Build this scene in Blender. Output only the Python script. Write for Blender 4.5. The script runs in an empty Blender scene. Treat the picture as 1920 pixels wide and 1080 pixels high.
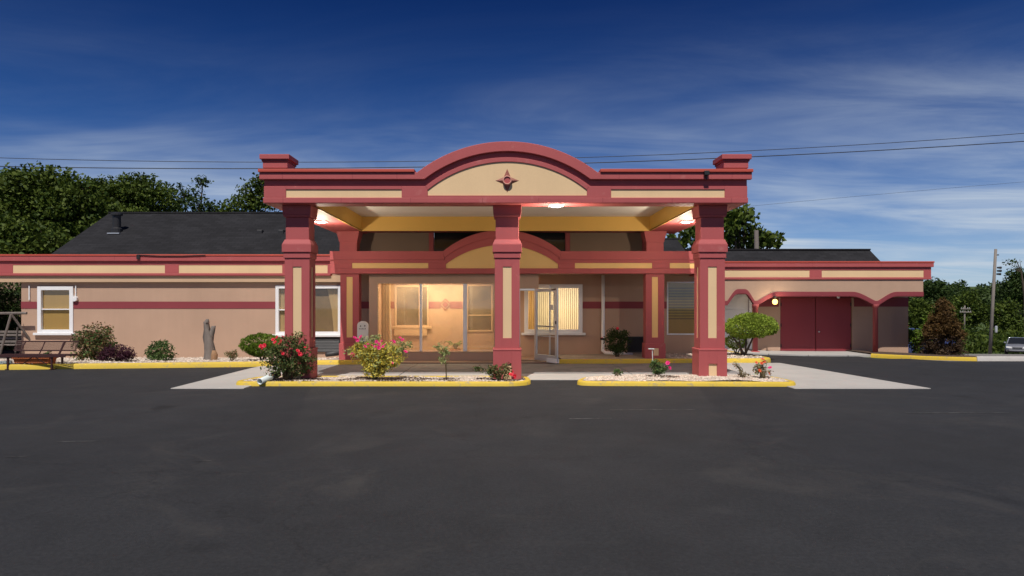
import bpy, math, random
import numpy as np
from mathutils import Vector
R = math.radians
rnd = random.Random(7)
nrg = np.random.default_rng(11)
scene = bpy.context.scene
col = scene.collection

# ------------------------------------------------------------------ camera
F, HX, HY, CH = 1280.0, 948.0, 570.0, 1.62     # focal length in photo pixels, vanishing point, eye height
cam_d = bpy.data.cameras.new('camera')
cam_d.sensor_width = 36.0
cam_d.lens = 36.0 * F / 1920.0
cam_d.shift_x = (960 - HX) / 1920.0
cam_d.shift_y = (HY - 540) / 1920.0
cam_d.clip_start = 0.1
cam_d.clip_end = 3000
cam = bpy.data.objects.new('camera', cam_d)
cam.location = (0, 0, CH)
cam.rotation_euler = (R(90), 0, 0)
col.objects.link(cam)
scene.camera = cam

# ------------------------------------------------------------------ sky
TO_SUN = Vector((-0.40, -2.25, 3.50)).normalized()
world = bpy.data.worlds.new('World')
scene.world = world
world.use_nodes = True
wt = world.node_tree
wt.nodes.clear()
def wn(t, **kw):
    n = wt.nodes.new(t)
    for k, v in kw.items():
        setattr(n, k, v)
    return n
sky = wn('ShaderNodeTexSky', sky_type='NISHITA', sun_disc=False)
sky.sun_elevation = math.asin(TO_SUN.z)
sky.sun_rotation = math.atan2(TO_SUN.x, TO_SUN.y)
sky.altitude = 1500
sky.air_density = 1.0
sky.dust_density = 0.4
sky.ozone_density = 3.0
tc = wn('ShaderNodeTexCoord')
sep = wn('ShaderNodeSeparateXYZ')
wt.links.new(tc.outputs['Generated'], sep.inputs[0])
def wm(op, a, b=None, clamp=False):
    n = wn('ShaderNodeMath', operation=op, use_clamp=clamp)
    for i, v in enumerate((a, b)):
        if v is None:
            continue
        if isinstance(v, (int, float)):
            n.inputs[i].default_value = v
        else:
            wt.links.new(v, n.inputs[i])
    return n.outputs[0]
# clouds lie on a level sheet high above: direction divided by its own height
den = wm('ADD', wm('MAXIMUM', sep.outputs[2], 0.0), 0.09)
comb = wn('ShaderNodeCombineXYZ')
wt.links.new(wm('DIVIDE', sep.outputs[0], den), comb.inputs[0])
wt.links.new(wm('DIVIDE', sep.outputs[1], den), comb.inputs[1])
def wnoise(scale, detail, rough, dist, rot, sc, loc):
    mp = wn('ShaderNodeMapping')
    mp.inputs['Rotation'].default_value = (0, 0, R(rot))
    mp.inputs['Scale'].default_value = (*sc, 1.0)
    mp.inputs['Location'].default_value = (*loc, 0)
    wt.links.new(comb.outputs[0], mp.inputs[0])
    n = wn('ShaderNodeTexNoise')
    n.inputs['Scale'].default_value = scale
    n.inputs['Detail'].default_value = detail
    n.inputs['Roughness'].default_value = rough
    n.inputs['Distortion'].default_value = dist
    wt.links.new(mp.outputs[0], n.inputs['Vector'])
    return n.outputs['Fac']
def wramp(fac, p0, p1, o0=0.0, o1=1.0):
    n = wn('ShaderNodeMapRange', interpolation_type='SMOOTHSTEP')
    for k, v in zip(('From Min', 'From Max', 'To Min', 'To Max'), (p0, p1, o0, o1)):
        n.inputs[k].default_value = v
    wt.links.new(fac, n.inputs['Value'])
    return n.outputs[0]
wisps = wramp(wnoise(1.2, 10, 0.62, 0.9, -26, (0.42, 1.15), (2.1, 0.4)), 0.26, 0.86)
banks = wramp(wnoise(0.34, 5, 0.55, 0.5, -14, (0.8, 1.1), (3.1, 2.2)), 0.36, 0.64)
elev = wm('MAXIMUM', sep.outputs[2], 0.0)
low = wramp(elev, 0.42, 0.06, 0.11, 1.0)         # more cloud low down than overhead
thin = wm('MULTIPLY', wm('ADD', wm('MULTIPLY', wisps, 0.85), 0.17), wm('ADD', wm('MULTIPLY', banks, 0.85), 0.15))
veil = wm('MULTIPLY', wramp(elev, 0.22, 0.02), wm('ADD', wm('MULTIPLY', wisps, 0.45), 0.12))
cmask = wm('ADD', wm('MULTIPLY', thin, low), veil, True)
# deep blue above, paler towards the horizon
ramp = wn('ShaderNodeValToRGB')
ramp.color_ramp.elements[0].position = 0.0
ramp.color_ramp.elements[0].color = (0.22, 0.29, 0.39, 1)
ramp.color_ramp.elements[1].position = 0.44
ramp.color_ramp.elements[1].color = (0.004, 0.046, 0.150, 1)
e_ = ramp.color_ramp.elements.new(0.22); e_.color = (0.040, 0.128, 0.265, 1)
wt.links.new(elev, ramp.inputs[0])
grade = wn('ShaderNodeMix', data_type='RGBA', blend_type='MULTIPLY')
grade.inputs[0].default_value = 1.0
wt.links.new(ramp.outputs[0], grade.inputs[7])
wt.links.new(sky.outputs[0], grade.inputs[6])
cl = wn('ShaderNodeMix', data_type='RGBA')
cl.inputs[7].default_value = (2.5, 2.85, 3.25, 1)
wt.links.new(cmask, cl.inputs[0])
wt.links.new(grade.outputs[2], cl.inputs[6])
bg = wn('ShaderNodeBackground')
bg.inputs['Strength'].default_value = 0.15
wt.links.new(cl.outputs[2], bg.inputs[0])
wo = wn('ShaderNodeOutputWorld')
wt.links.new(bg.outputs[0], wo.inputs[0])

# ------------------------------------------------------------------ sun and exposure
sun_d = bpy.data.lights.new('sun', 'SUN')
sun_d.energy = 3.1
sun_d.angle = R(0.5)
sun_d.color = (1.0, 0.94, 0.86)
sun = bpy.data.objects.new('sun', sun_d)
sun.rotation_euler = (-TO_SUN).to_track_quat('-Z', 'Y').to_euler()
sun.location = (0, -20, 40)
col.objects.link(sun)
vs = scene.view_settings
vs.view_transform = 'Standard'
vs.look = 'None'
vs.exposure = 0.55
vs.gamma = 1.0
vs.use_curve_mapping = False
scene.render.engine = 'CYCLES'
scene.cycles.max_bounces = 8
scene.cycles.transparent_max_bounces = 12

# ------------------------------------------------------------------ pixel to place
def PX(px, Y): return (px - HX) / F * Y
def PZ(py, Y): return CH - (py - HY) / F * Y
def GY(py, z=0.0): return F * (CH - z) / (py - HY)
def P(px, py, Y): return Vector((PX(px, Y), Y, PZ(py, Y)))
def S(a, b, v):
    t = min(1, max(0, (v - a) / (b - a)))
    return t * t * (3 - 2 * t)
def g(x, y):                                    # height of the land
    z = -0.16 * S(5, 11, x) * S(18, 23, y)
    z -= 0.066 * max(0, min(y, 62) - 20.4) * S(13, 19, x)
    if x > 13 and y > 85:
        z += min(14, 0.05 * (y - 85)) * S(13, 40, x)
    z -= 0.05 * S(16.8, 20.5, y) * S(5, 3, x)
    return z

# ------------------------------------------------------------------ materials
MATS = {}
def new_mat(name):
    m = bpy.data.materials.new(name)
    m.use_nodes = True
    m.node_tree.nodes.clear()
    return m, m.node_tree
def mat(name, c, rough=0.7, var=0.12, vscale=3.0, fine=40.0, bump=0.0, metal=0.0, spec=0.4, streak=0.0,
        island=0.0, tint=None, emit=0.0, trans=0.0, wear=None, wear_at=(0.62, 0.7), wear_scale=6.0, coat=0.0):
    m, t = new_mat(name)
    N, L = t.nodes, t.links
    out = N.new('ShaderNodeOutputMaterial')
    b = N.new('ShaderNodeBsdfPrincipled')
    L.new(b.outputs[0], out.inputs[0])
    b.inputs['Roughness'].default_value = rough
    b.inputs['Metallic'].default_value = metal
    b.inputs['Specular IOR Level'].default_value = spec
    b.inputs['Coat Weight'].default_value = coat
    if trans:
        b.inputs['Transmission Weight'].default_value = trans
    co = N.new('ShaderNodeTexCoord')
    def noise(scale, detail=4, rg=0.55, vec=None):
        n = N.new('ShaderNodeTexNoise')
        n.inputs['Scale'].default_value = scale
        n.inputs['Detail'].default_value = detail
        n.inputs['Roughness'].default_value = rg
        L.new(vec or co.outputs['Object'], n.inputs['Vector'])
        return n.outputs['Fac']
    def math_(op, a, bb):
        n = N.new('ShaderNodeMath'); n.operation = op
        for i, v in enumerate((a, bb)):
            if isinstance(v, (int, float)): n.inputs[i].default_value = v
            else: L.new(v, n.inputs[i])
        return n.outputs[0]
    val = None
    if var:
        val = math_('ADD', math_('MULTIPLY', math_('SUBTRACT', noise(vscale), 0.5), var * 3.2), 1.0)
        val = math_('MULTIPLY', val, math_('ADD', math_('MULTIPLY', math_('SUBTRACT', noise(fine, 3), 0.5), var * 1.8), 1.0))
    if streak:
        mpn = N.new('ShaderNodeMapping')
        mpn.inputs['Scale'].default_value = (1, 1, 0.07)
        L.new(co.outputs['Object'], mpn.inputs[0])
        s = math_('ADD', math_('MULTIPLY', math_('SUBTRACT', noise(5.0, 5, 0.65, mpn.outputs[0]), 0.5), streak * 2.5), 1.0)
        val = s if val is None else math_('MULTIPLY', val, s)
    if island:
        gn = N.new('ShaderNodeNewGeometry')
        s = math_('ADD', math_('MULTIPLY', math_('SUBTRACT', gn.outputs['Random Per Island'], 0.5), island * 2), 1.0)
        val = s if val is None else math_('MULTIPLY', val, s)
    base = None
    if tint is not None:
        gn = N.new('ShaderNodeNewGeometry')
        mx = N.new('ShaderNodeMix'); mx.data_type = 'RGBA'
        mx.inputs[6].default_value = (*c, 1); mx.inputs[7].default_value = (*tint, 1)
        wnz = N.new('ShaderNodeTexWhiteNoise'); wnz.noise_dimensions = '1D'
        L.new(gn.outputs['Random Per Island'], wnz.inputs['W'])
        L.new(wnz.outputs['Value'], mx.inputs[0])
        base = mx.outputs[2]
    if wear is not None:
        mx = N.new('ShaderNodeMix'); mx.data_type = 'RGBA'
        mr = N.new('ShaderNodeMapRange')
        mr.inputs['From Min'].default_value = wear_at[0]; mr.inputs['From Max'].default_value = wear_at[1]
        L.new(noise(wear_scale, 7, 0.7), mr.inputs['Value'])
        L.new(mr.outputs[0], mx.inputs[0])
        if base is not None: L.new(base, mx.inputs[6])
        else: mx.inputs[6].default_value = (*c, 1)
        mx.inputs[7].default_value = (*wear, 1)
        base = mx.outputs[2]
    if val is not None:
        vm = N.new('ShaderNodeVectorMath'); vm.operation = 'SCALE'
        if base is not None: L.new(base, vm.inputs[0])
        else: vm.inputs[0].default_value = c
        L.new(val, vm.inputs['Scale'])
        base = vm.outputs[0]
    if base is not None: L.new(base, b.inputs['Base Color'])
    else: b.inputs['Base Color'].default_value = (*c, 1)
    if bump:
        bn = N.new('ShaderNodeBump')
        bn.inputs['Strength'].default_value = bump
        bn.inputs['Distance'].default_value = 0.01
        L.new(noise(fine, 5, 0.6), bn.inputs['Height'])
        L.new(bn.outputs[0], b.inputs['Normal'])
    if emit:
        b.inputs['Emission Color'].default_value = (*c, 1)
        b.inputs['Emission Strength'].default_value = emit
    MATS[name] = m
    return m
def leaf_mat(name, c, tint, trl=0.25, rough=0.62, var=0.3):
    m, t = new_mat(name)
    N, L = t.nodes, t.links
    out = N.new('ShaderNodeOutputMaterial')
    b = N.new('ShaderNodeBsdfPrincipled')
    b.inputs['Roughness'].default_value = rough
    b.inputs['Specular IOR Level'].default_value = 0.2
    tr = N.new('ShaderNodeBsdfTranslucent')
    ms = N.new('ShaderNodeMixShader'); ms.inputs[0].default_value = trl
    gn = N.new('ShaderNodeNewGeometry')
    wz = N.new('ShaderNodeTexWhiteNoise'); wz.noise_dimensions = '1D'
    L.new(gn.outputs['Random Per Island'], wz.inputs['W'])
    mx = N.new('ShaderNodeMix'); mx.data_type = 'RGBA'
    mx.inputs[6].default_value = (*c, 1); mx.inputs[7].default_value = (*tint, 1)
    L.new(wz.outputs['Value'], mx.inputs[0])
    co = N.new('ShaderNodeTexCoord')
    nz = N.new('ShaderNodeTexNoise'); nz.inputs['Scale'].default_value = 0.9
    L.new(co.outputs['Object'], nz.inputs['Vector'])
    ma = N.new('ShaderNodeMath'); ma.operation = 'MULTIPLY_ADD'
    L.new(nz.outputs['Fac'], ma.inputs[0]); ma.inputs[1].default_value = var * 4; ma.inputs[2].default_value = 1 - var * 2
    vm = N.new('ShaderNodeVectorMath'); vm.operation = 'SCALE'
    L.new(mx.outputs[2], vm.inputs[0]); L.new(ma.outputs[0], vm.inputs['Scale'])
    L.new(vm.outputs[0], b.inputs['Base Color']); L.new(vm.outputs[0], tr.inputs[0])
    L.new(b.outputs[0], ms.inputs[1]); L.new(tr.outputs[0], ms.inputs[2]); L.new(ms.outputs[0], out.inputs[0])
    MATS[name] = m
    return m
def glass_mat(name, tint=(0.9, 0.95, 0.93), refl=1.0, dust_veil=0.0):
    m, t = new_mat(name)
    N, L = t.nodes, t.links
    out = N.new('ShaderNodeOutputMaterial')
    tr = N.new('ShaderNodeBsdfTransparent'); tr.inputs[0].default_value = (*tint, 1)
    gl = N.new('ShaderNodeBsdfGlossy'); gl.inputs['Roughness'].default_value = 0.03
    # Schlick reflectance, the same from either side of the sheet
    ge = N.new('ShaderNodeNewGeometry')
    dt = N.new('ShaderNodeVectorMath'); dt.operation = 'DOT_PRODUCT'
    L.new(ge.outputs['Normal'], dt.inputs[0]); L.new(ge.outputs['Incoming'], dt.inputs[1])
    def mm(op, a, b):
        n = N.new('ShaderNodeMath'); n.operation = op
        for i, v in enumerate((a, b)):
            if isinstance(v, (int, float)): n.inputs[i].default_value = v
            else: L.new(v, n.inputs[i])
        return n
    ab = mm('ABSOLUTE', dt.outputs['Value'], 0)
    mu = mm('MULTIPLY', mm('ADD', mm('MULTIPLY', mm('POWER', mm('SUBTRACT', 1.0, ab.outputs[0]).outputs[0], 5.0).outputs[0], 0.92).outputs[0], 0.08).outputs[0], refl)
    ms = N.new('ShaderNodeMixShader')
    L.new(mu.outputs[0], ms.inputs[0]); L.new(tr.outputs[0], ms.inputs[1]); L.new(gl.outputs[0], ms.inputs[2])
    last = ms.outputs[0]
    if dust_veil:  # dust film plus a painted warm milky veil imitating haze and reflections
        co = N.new('ShaderNodeTexCoord'); nz = N.new('ShaderNodeTexNoise'); nz.inputs['Scale'].default_value = 2.2; nz.inputs['Detail'].default_value = 6
        L.new(co.outputs['Object'], nz.inputs['Vector'])
        df = N.new('ShaderNodeBsdfDiffuse'); df.inputs[0].default_value = (0.75, 0.62, 0.45, 1)
        tl = N.new('ShaderNodeBsdfTranslucent'); tl.inputs[0].default_value = (0.85, 0.66, 0.42, 1)
        m2 = N.new('ShaderNodeMixShader'); m2.inputs[0].default_value = 0.6; L.new(df.outputs[0], m2.inputs[1]); L.new(tl.outputs[0], m2.inputs[2])
        m3 = N.new('ShaderNodeMixShader'); L.new(mm('MULTIPLY', nz.outputs['Fac'], dust_veil * 2).outputs[0], m3.inputs[0])
        L.new(last, m3.inputs[1]); L.new(m2.outputs[0], m3.inputs[2]); last = m3.outputs[0]
    L.new(last, out.inputs[0])
    MATS[name] = m
    return m
def emit_mat(name, c, s):
    m, t = new_mat(name)
    out = t.nodes.new('ShaderNodeOutputMaterial'); e = t.nodes.new('ShaderNodeEmission')
    e.inputs[0].default_value = (*c, 1); e.inputs[1].default_value = s
    t.links.new(e.outputs[0], out.inputs[0])
    MATS[name] = m
    return m

RED = (0.395, 0.083, 0.084)
mat('red', RED, 0.66, 0.06, 1.2, 55, 0.3, streak=0.05, wear=(0.47, 0.17, 0.155), wear_at=(0.60, 0.80), wear_scale=2.6)
mat('emblem', (0.27, 0.095, 0.070), 0.6, 0.06, 3, 50, 0.2)
mat('emblem_ring', (0.58, 0.27, 0.21), 0.6, 0.06, 3, 50, 0.2)
mat('red_flash', (0.46, 0.075, 0.05), 0.5, 0.06, 1.5, 40, 0.1)
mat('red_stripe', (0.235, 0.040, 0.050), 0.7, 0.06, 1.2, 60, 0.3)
mat('red_door', (0.27, 0.038, 0.045), 0.5, 0.05, 0.8, 40, 0.1, streak=0.06)
mat('cream', (0.72, 0.51, 0.29), 0.7, 0.06, 1.0, 50, 0.25, streak=0.035)
mat('porch_yellow', (0.76, 0.49, 0.19), 0.7, 0.06, 1.0, 50, 0.25, streak=0.035)
mat('stucco', (0.45, 0.298, 0.212), 0.85, 0.10, 0.7, 70, 0.6, streak=0.045)
mat('frieze', (0.52, 0.36, 0.23), 0.8, 0.05, 0.8, 60, 0.3, streak=0.02)
mat('yellow_paint', (0.68, 0.41, 0.095), 0.6, 0.05, 1.0, 40, 0.15)
mat('ceiling_white', (0.74, 0.70, 0.64), 0.8, 0.05, 1.2, 30, 0.2)
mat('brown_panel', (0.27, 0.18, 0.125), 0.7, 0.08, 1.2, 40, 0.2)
mat('white_paint', (0.76, 0.76, 0.77), 0.45, 0.05, 2.0, 30, 0.05, streak=0.05)
mat('aluminium', (0.62, 0.63, 0.65), 0.35, 0.05, 3, 60, 0.05, metal=0.6)
mat('dark_metal', (0.035, 0.028, 0.03), 0.45, 0.1, 5, 60, 0.1, metal=0.3)
mat('black_metal', (0.02, 0.02, 0.022), 0.5, 0.1, 5, 60, 0.1)
mat('bench_metal', (0.055, 0.022, 0.022), 0.5, 0.15, 5, 60, 0.1, metal=0.2)
mat('louver', (0.030, 0.030, 0.034), 0.5, 0.08, 4, 40, 0.1)
mat('kerb_yellow', (0.58, 0.41, 0.042), 0.65, 0.08, 2.0, 50, 0.35, wear=(0.30, 0.25, 0.15), wear_at=(0.55, 0.70), wear_scale=8)
mat('kerb_grey', (0.42, 0.40, 0.38), 0.85, 0.12, 2.0, 60, 0.4)
mat('concrete', (0.39, 0.375, 0.355), 0.85, 0.09, 0.9, 60, 0.35, wear=(0.33, 0.31, 0.29), wear_at=(0.56, 0.75), wear_scale=2.2)
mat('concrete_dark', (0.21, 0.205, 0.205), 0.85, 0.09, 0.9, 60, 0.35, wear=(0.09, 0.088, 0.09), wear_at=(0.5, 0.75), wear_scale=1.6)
mat('soil', (0.075, 0.048, 0.032), 0.95, 0.3, 5, 60, 0.9)
mat('gravel_ground', (0.36, 0.30, 0.25), 0.95, 0.3, 5, 60, 0.9)
mat('pebble', (0.62, 0.55, 0.47), 0.85, 0.08, 3, 60, 0.1, island=0.25, tint=(0.38, 0.29, 0.23))
mat('lot_gravel', (0.20, 0.185, 0.17), 0.95, 0.25, 1.5, 25, 0.6)
mat('grass', (0.055, 0.085, 0.022), 0.95, 0.3, 0.4, 12, 0.8)
mat('wood_grey', (0.16, 0.135, 0.12), 0.85, 0.2, 4, 40, 0.5, streak=0.4)
mat('wood_pole', (0.20, 0.175, 0.155), 0.85, 0.15, 2, 40, 0.4, streak=0.3)
mat('wood_warm', (0.26, 0.15, 0.08), 0.85, 0.15, 2, 40, 0.4, streak=0.3)
mat('bark', (0.07, 0.052, 0.038), 0.95, 0.25, 5, 40, 0.8)
mat('stem', (0.13, 0.10, 0.05), 0.85, 0.2, 8, 40, 0.3)
mat('terracotta', (0.55, 0.16, 0.06), 0.8, 0.1, 4, 50, 0.3)
mat('pvc', (0.62, 0.68, 0.66), 0.45, 0.08, 5, 40, 0.05)
mat('wire', (0.012, 0.012, 0.016), 0.6, 0)
mat('rubber', (0.02, 0.02, 0.02), 0.8, 0.1)
mat('silver_paint', (0.42, 0.43, 0.45), 0.3, 0, metal=0.6, coat=0.6)
mat('blue_paint', (0.06, 0.085, 0.22), 0.3, 0, metal=0.4, coat=0.6)
mat('car_glass', (0.015, 0.017, 0.02), 0.08, 0, spec=0.6)
mat('lamp_clear', (0.7, 0.7, 0.7), 0.15, 0)
mat('blind_amber', (0.50, 0.30, 0.095), 0.8, 0.06, 1.2, 30, 0.1, streak=0.08)
mat('blind_brown', (0.27, 0.165, 0.085), 0.75, 0.15, 1.2, 6, 0.1, streak=0.15)
mat('blind_dark', (0.13, 0.082, 0.045), 0.75, 0.25, 1.6, 5, 0.1, streak=0.2)
mat('curtain', (0.58, 0.40, 0.22), 0.85, 0.08, 2, 40, 0.1, streak=0.2)
mat('tile_floor', (0.24, 0.16, 0.12), 0.55, 0.1, 2, 30, 0.1)
mat('sign_white', (0.66, 0.62, 0.56), 0.55, 0.08, 6, 40, 0.1)
mat('sign_ink', (0.10, 0.06, 0.05), 0.6, 0)
mat('lot_paint', (0.10, 0.10, 0.10), 0.8, 0.25, 3, 30, 0.2, wear=(0.035, 0.035, 0.036), wear_at=(0.42, 0.52), wear_scale=9)
mat('rose_red', (0.60, 0.020, 0.045), 0.55, 0.1, 30, 60, 0, island=0.35)
mat('rose_magenta', (0.62, 0.025, 0.17), 0.55, 0.1, 30, 60, 0, island=0.35)
mat('rose_orange', (0.62, 0.10, 0.035), 0.55, 0.1, 30, 60, 0, island=0.35)
glass_mat('glass', (0.86, 0.88, 0.84), 1.3)
glass_mat('glass_warm', (0.94, 0.88, 0.77), 1.8, 0.22)
emit_mat('led', (1.0, 0.97, 0.93), 9.0)
emit_mat('bulb', (1.0, 0.68, 0.16), 3.2)
leaf_mat('vane', (0.70, 0.60, 0.45), (0.66, 0.55, 0.40), 0.55, 0.7, 0.03)
leaf_mat('vane_amber', (0.55, 0.34, 0.12), (0.50, 0.30, 0.10), 0.5, 0.7, 0.03)
leaf_mat('leaf_tree', (0.028, 0.056, 0.009), (0.100, 0.135, 0.018), 0.25)
leaf_mat('leaf_tree_dark', (0.020, 0.045, 0.012), (0.055, 0.085, 0.018), 0.2)
leaf_mat('leaf_wood', (0.018, 0.038, 0.010), (0.055, 0.085, 0.018), 0.15)
leaf_mat('leaf_box', (0.065, 0.12, 0.012), (0.15, 0.23, 0.022), 0.2)
leaf_mat('leaf_topiary', (0.17, 0.25, 0.03), (0.33, 0.43, 0.06), 0.3)
leaf_mat('leaf_rose', (0.035, 0.065, 0.020), (0.13, 0.17, 0.05), 0.2)
leaf_mat('leaf_gold', (0.70, 0.55, 0.06), (0.80, 0.74, 0.20), 0.45)
leaf_mat('leaf_pale', (0.22, 0.28, 0.09), (0.42, 0.45, 0.20), 0.3)
leaf_mat('leaf_ruddy', (0.16, 0.13, 0.045), (0.22, 0.10, 0.06), 0.2)
leaf_mat('leaf_green', (0.04, 0.09, 0.022), (0.13, 0.19, 0.06), 0.2)
leaf_mat('leaf_purple', (0.035, 0.010, 0.020), (0.075, 0.022, 0.04), 0.15)
leaf_mat('leaf_rust', (0.070, 0.038, 0.014), (0.145, 0.085, 0.026), 0.15)
leaf_mat('leaf_brown', (0.035, 0.020, 0.012), (0.08, 0.05, 0.026), 0.1)

def asphalt():
    m, t = new_mat('asphalt')
    N, L = t.nodes, t.links
    out = N.new('ShaderNodeOutputMaterial'); b = N.new('ShaderNodeBsdfPrincipled')
    L.new(b.outputs[0], out.inputs[0])
    co = N.new('ShaderNodeTexCoord')
    def nz(s, d=5, r=0.6, dist=0.0):
        n = N.new('ShaderNodeTexNoise'); n.inputs['Scale'].default_value = s
        n.inputs['Detail'].default_value = d; n.inputs['Roughness'].default_value = r; n.inputs['Distortion'].default_value = dist
        L.new(co.outputs['Object'], n.inputs['Vector']); return n.outputs['Fac']
    def mr(v, a, bb, c, d):
        n = N.new('ShaderNodeMapRange'); L.new(v, n.inputs['Value'])
        for k, x in zip(('From Min', 'From Max', 'To Min', 'To Max'), (a, bb, c, d)): n.inputs[k].default_value = x
        return n.outputs[0]
    def mul(a, bb):
        n = N.new('ShaderNodeMath'); n.operation = 'MULTIPLY'; L.new(a, n.inputs[0]); L.new(bb, n.inputs[1]); return n.outputs[0]
    v = mul(mr(nz(0.22, 4), 0.3, 0.7, 0.86, 1.14), mr(nz(1.7, 6, 0.65, 0.6), 0.3, 0.7, 0.88, 1.12))
    v = mul(v, mr(nz(26, 5, 0.8), 0.25, 0.75, 0.6, 1.4))
    vo = N.new('ShaderNodeTexVoronoi'); vo.inputs['Scale'].default_value = 90
    L.new(co.outputs['Object'], vo.inputs['Vector'])
    v = mul(v, mr(vo.outputs['Distance'], 0.0, 0.35, 1.35, 1.0))
    vc = N.new('ShaderNodeVectorMath'); vc.operation = 'SCALE'
    vc.inputs[0].default_value = (0.0245, 0.0255, 0.0285)
    L.new(v, vc.inputs['Scale'])
    # old patches, a little paler
    mx = N.new('ShaderNodeMix'); mx.data_type = 'RGBA'
    L.new(mr(nz(0.5, 8, 0.72, 1.0), 0.54, 0.72, 0.0, 0.45), mx.inputs[0])
    L.new(vc.outputs[0], mx.inputs[6]); mx.inputs[7].default_value = (0.060, 0.056, 0.053, 1)
    v2 = N.new('ShaderNodeTexVoronoi'); v2.feature = 'DISTANCE_TO_EDGE'; v2.inputs['Scale'].default_value = 0.23
    wv = N.new('ShaderNodeVectorMath'); wv.operation = 'ADD'
    n3 = N.new('ShaderNodeTexNoise'); n3.inputs['Scale'].default_value = 1.1; n3.inputs['Detail'].default_value = 8; n3.inputs['Roughness'].default_value = 0.7
    L.new(co.outputs['Object'], n3.inputs['Vector']); L.new(co.outputs['Object'], wv.inputs[0]); L.new(n3.outputs['Color'], wv.inputs[1]); L.new(wv.outputs[0], v2.inputs['Vector'])
    crack = mr(v2.outputs['Distance'], 0.001, 0.004, 0.78, 1.0)
    spot = mr(nz(0.8, 3, 0.5), 0.66, 0.74, 1.0, 0.62)
    vd = N.new('ShaderNodeVectorMath'); vd.operation = 'SCALE'
    L.new(mx.outputs[2], vd.inputs[0]); L.new(mul(crack, spot), vd.inputs['Scale'])
    L.new(vd.outputs[0], b.inputs['Base Color'])
    b.inputs['Specular IOR Level'].default_value = 0.25
    L.new(mr(nz(0.6, 4), 0.3, 0.7, 0.78, 0.95), b.inputs['Roughness'])
    bp = N.new('ShaderNodeBump'); bp.inputs['Strength'].default_value = 0.55; bp.inputs['Distance'].default_value = 0.008
    L.new(nz(75, 4, 0.7), bp.inputs['Height']); L.new(bp.outputs[0], b.inputs['Normal'])
    MATS['asphalt'] = m
asphalt()
def shingle():
    m, t = new_mat('shingle')
    N, L = t.nodes, t.links
    out = N.new('ShaderNodeOutputMaterial'); b = N.new('ShaderNodeBsdfPrincipled')
    L.new(b.outputs[0], out.inputs[0])
    co = N.new('ShaderNodeTexCoord')
    br = N.new('ShaderNodeTexBrick')
    br.inputs['Scale'].default_value = 1.0
    br.inputs['Brick Width'].default_value = 0.30; br.inputs['Row Height'].default_value = 0.125
    br.inputs['Mortar Size'].default_value = 0.010
    br.inputs['Color1'].default_value = (0.017, 0.017, 0.019, 1); br.inputs['Color2'].default_value = (0.024, 0.024, 0.027, 1)
    br.inputs['Mortar'].default_value = (0.013, 0.013, 0.015, 1)
    L.new(co.outputs['Object'], br.inputs['Vector'])
    nz = N.new('ShaderNodeTexNoise'); nz.inputs['Scale'].default_value = 1.3; nz.inputs['Detail'].default_value = 7
    L.new(co.outputs['Object'], nz.inputs['Vector'])
    mr = N.new('ShaderNodeMapRange'); mr.inputs['To Min'].default_value = 0.6; mr.inputs['To Max'].default_value = 1.5
    L.new(nz.outputs['Fac'], mr.inputs['Value'])
    vm = N.new('ShaderNodeVectorMath'); vm.operation = 'SCALE'
    L.new(br.outputs['Color'], vm.inputs[0]); L.new(mr.outputs[0], vm.inputs['Scale']); L.new(vm.outputs[0], b.inputs['Base Color'])
    b.inputs['Roughness'].default_value = 0.95; b.inputs['Specular IOR Level'].default_value = 0.15
    bp = N.new('ShaderNodeBump'); bp.inputs['Strength'].default_value = 0.7; bp.inputs['Distance'].default_value = 0.02
    L.new(br.outputs['Color'], bp.inputs['Height']); L.new(bp.outputs[0], b.inputs['Normal'])
    MATS['shingle'] = m
shingle()

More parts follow.
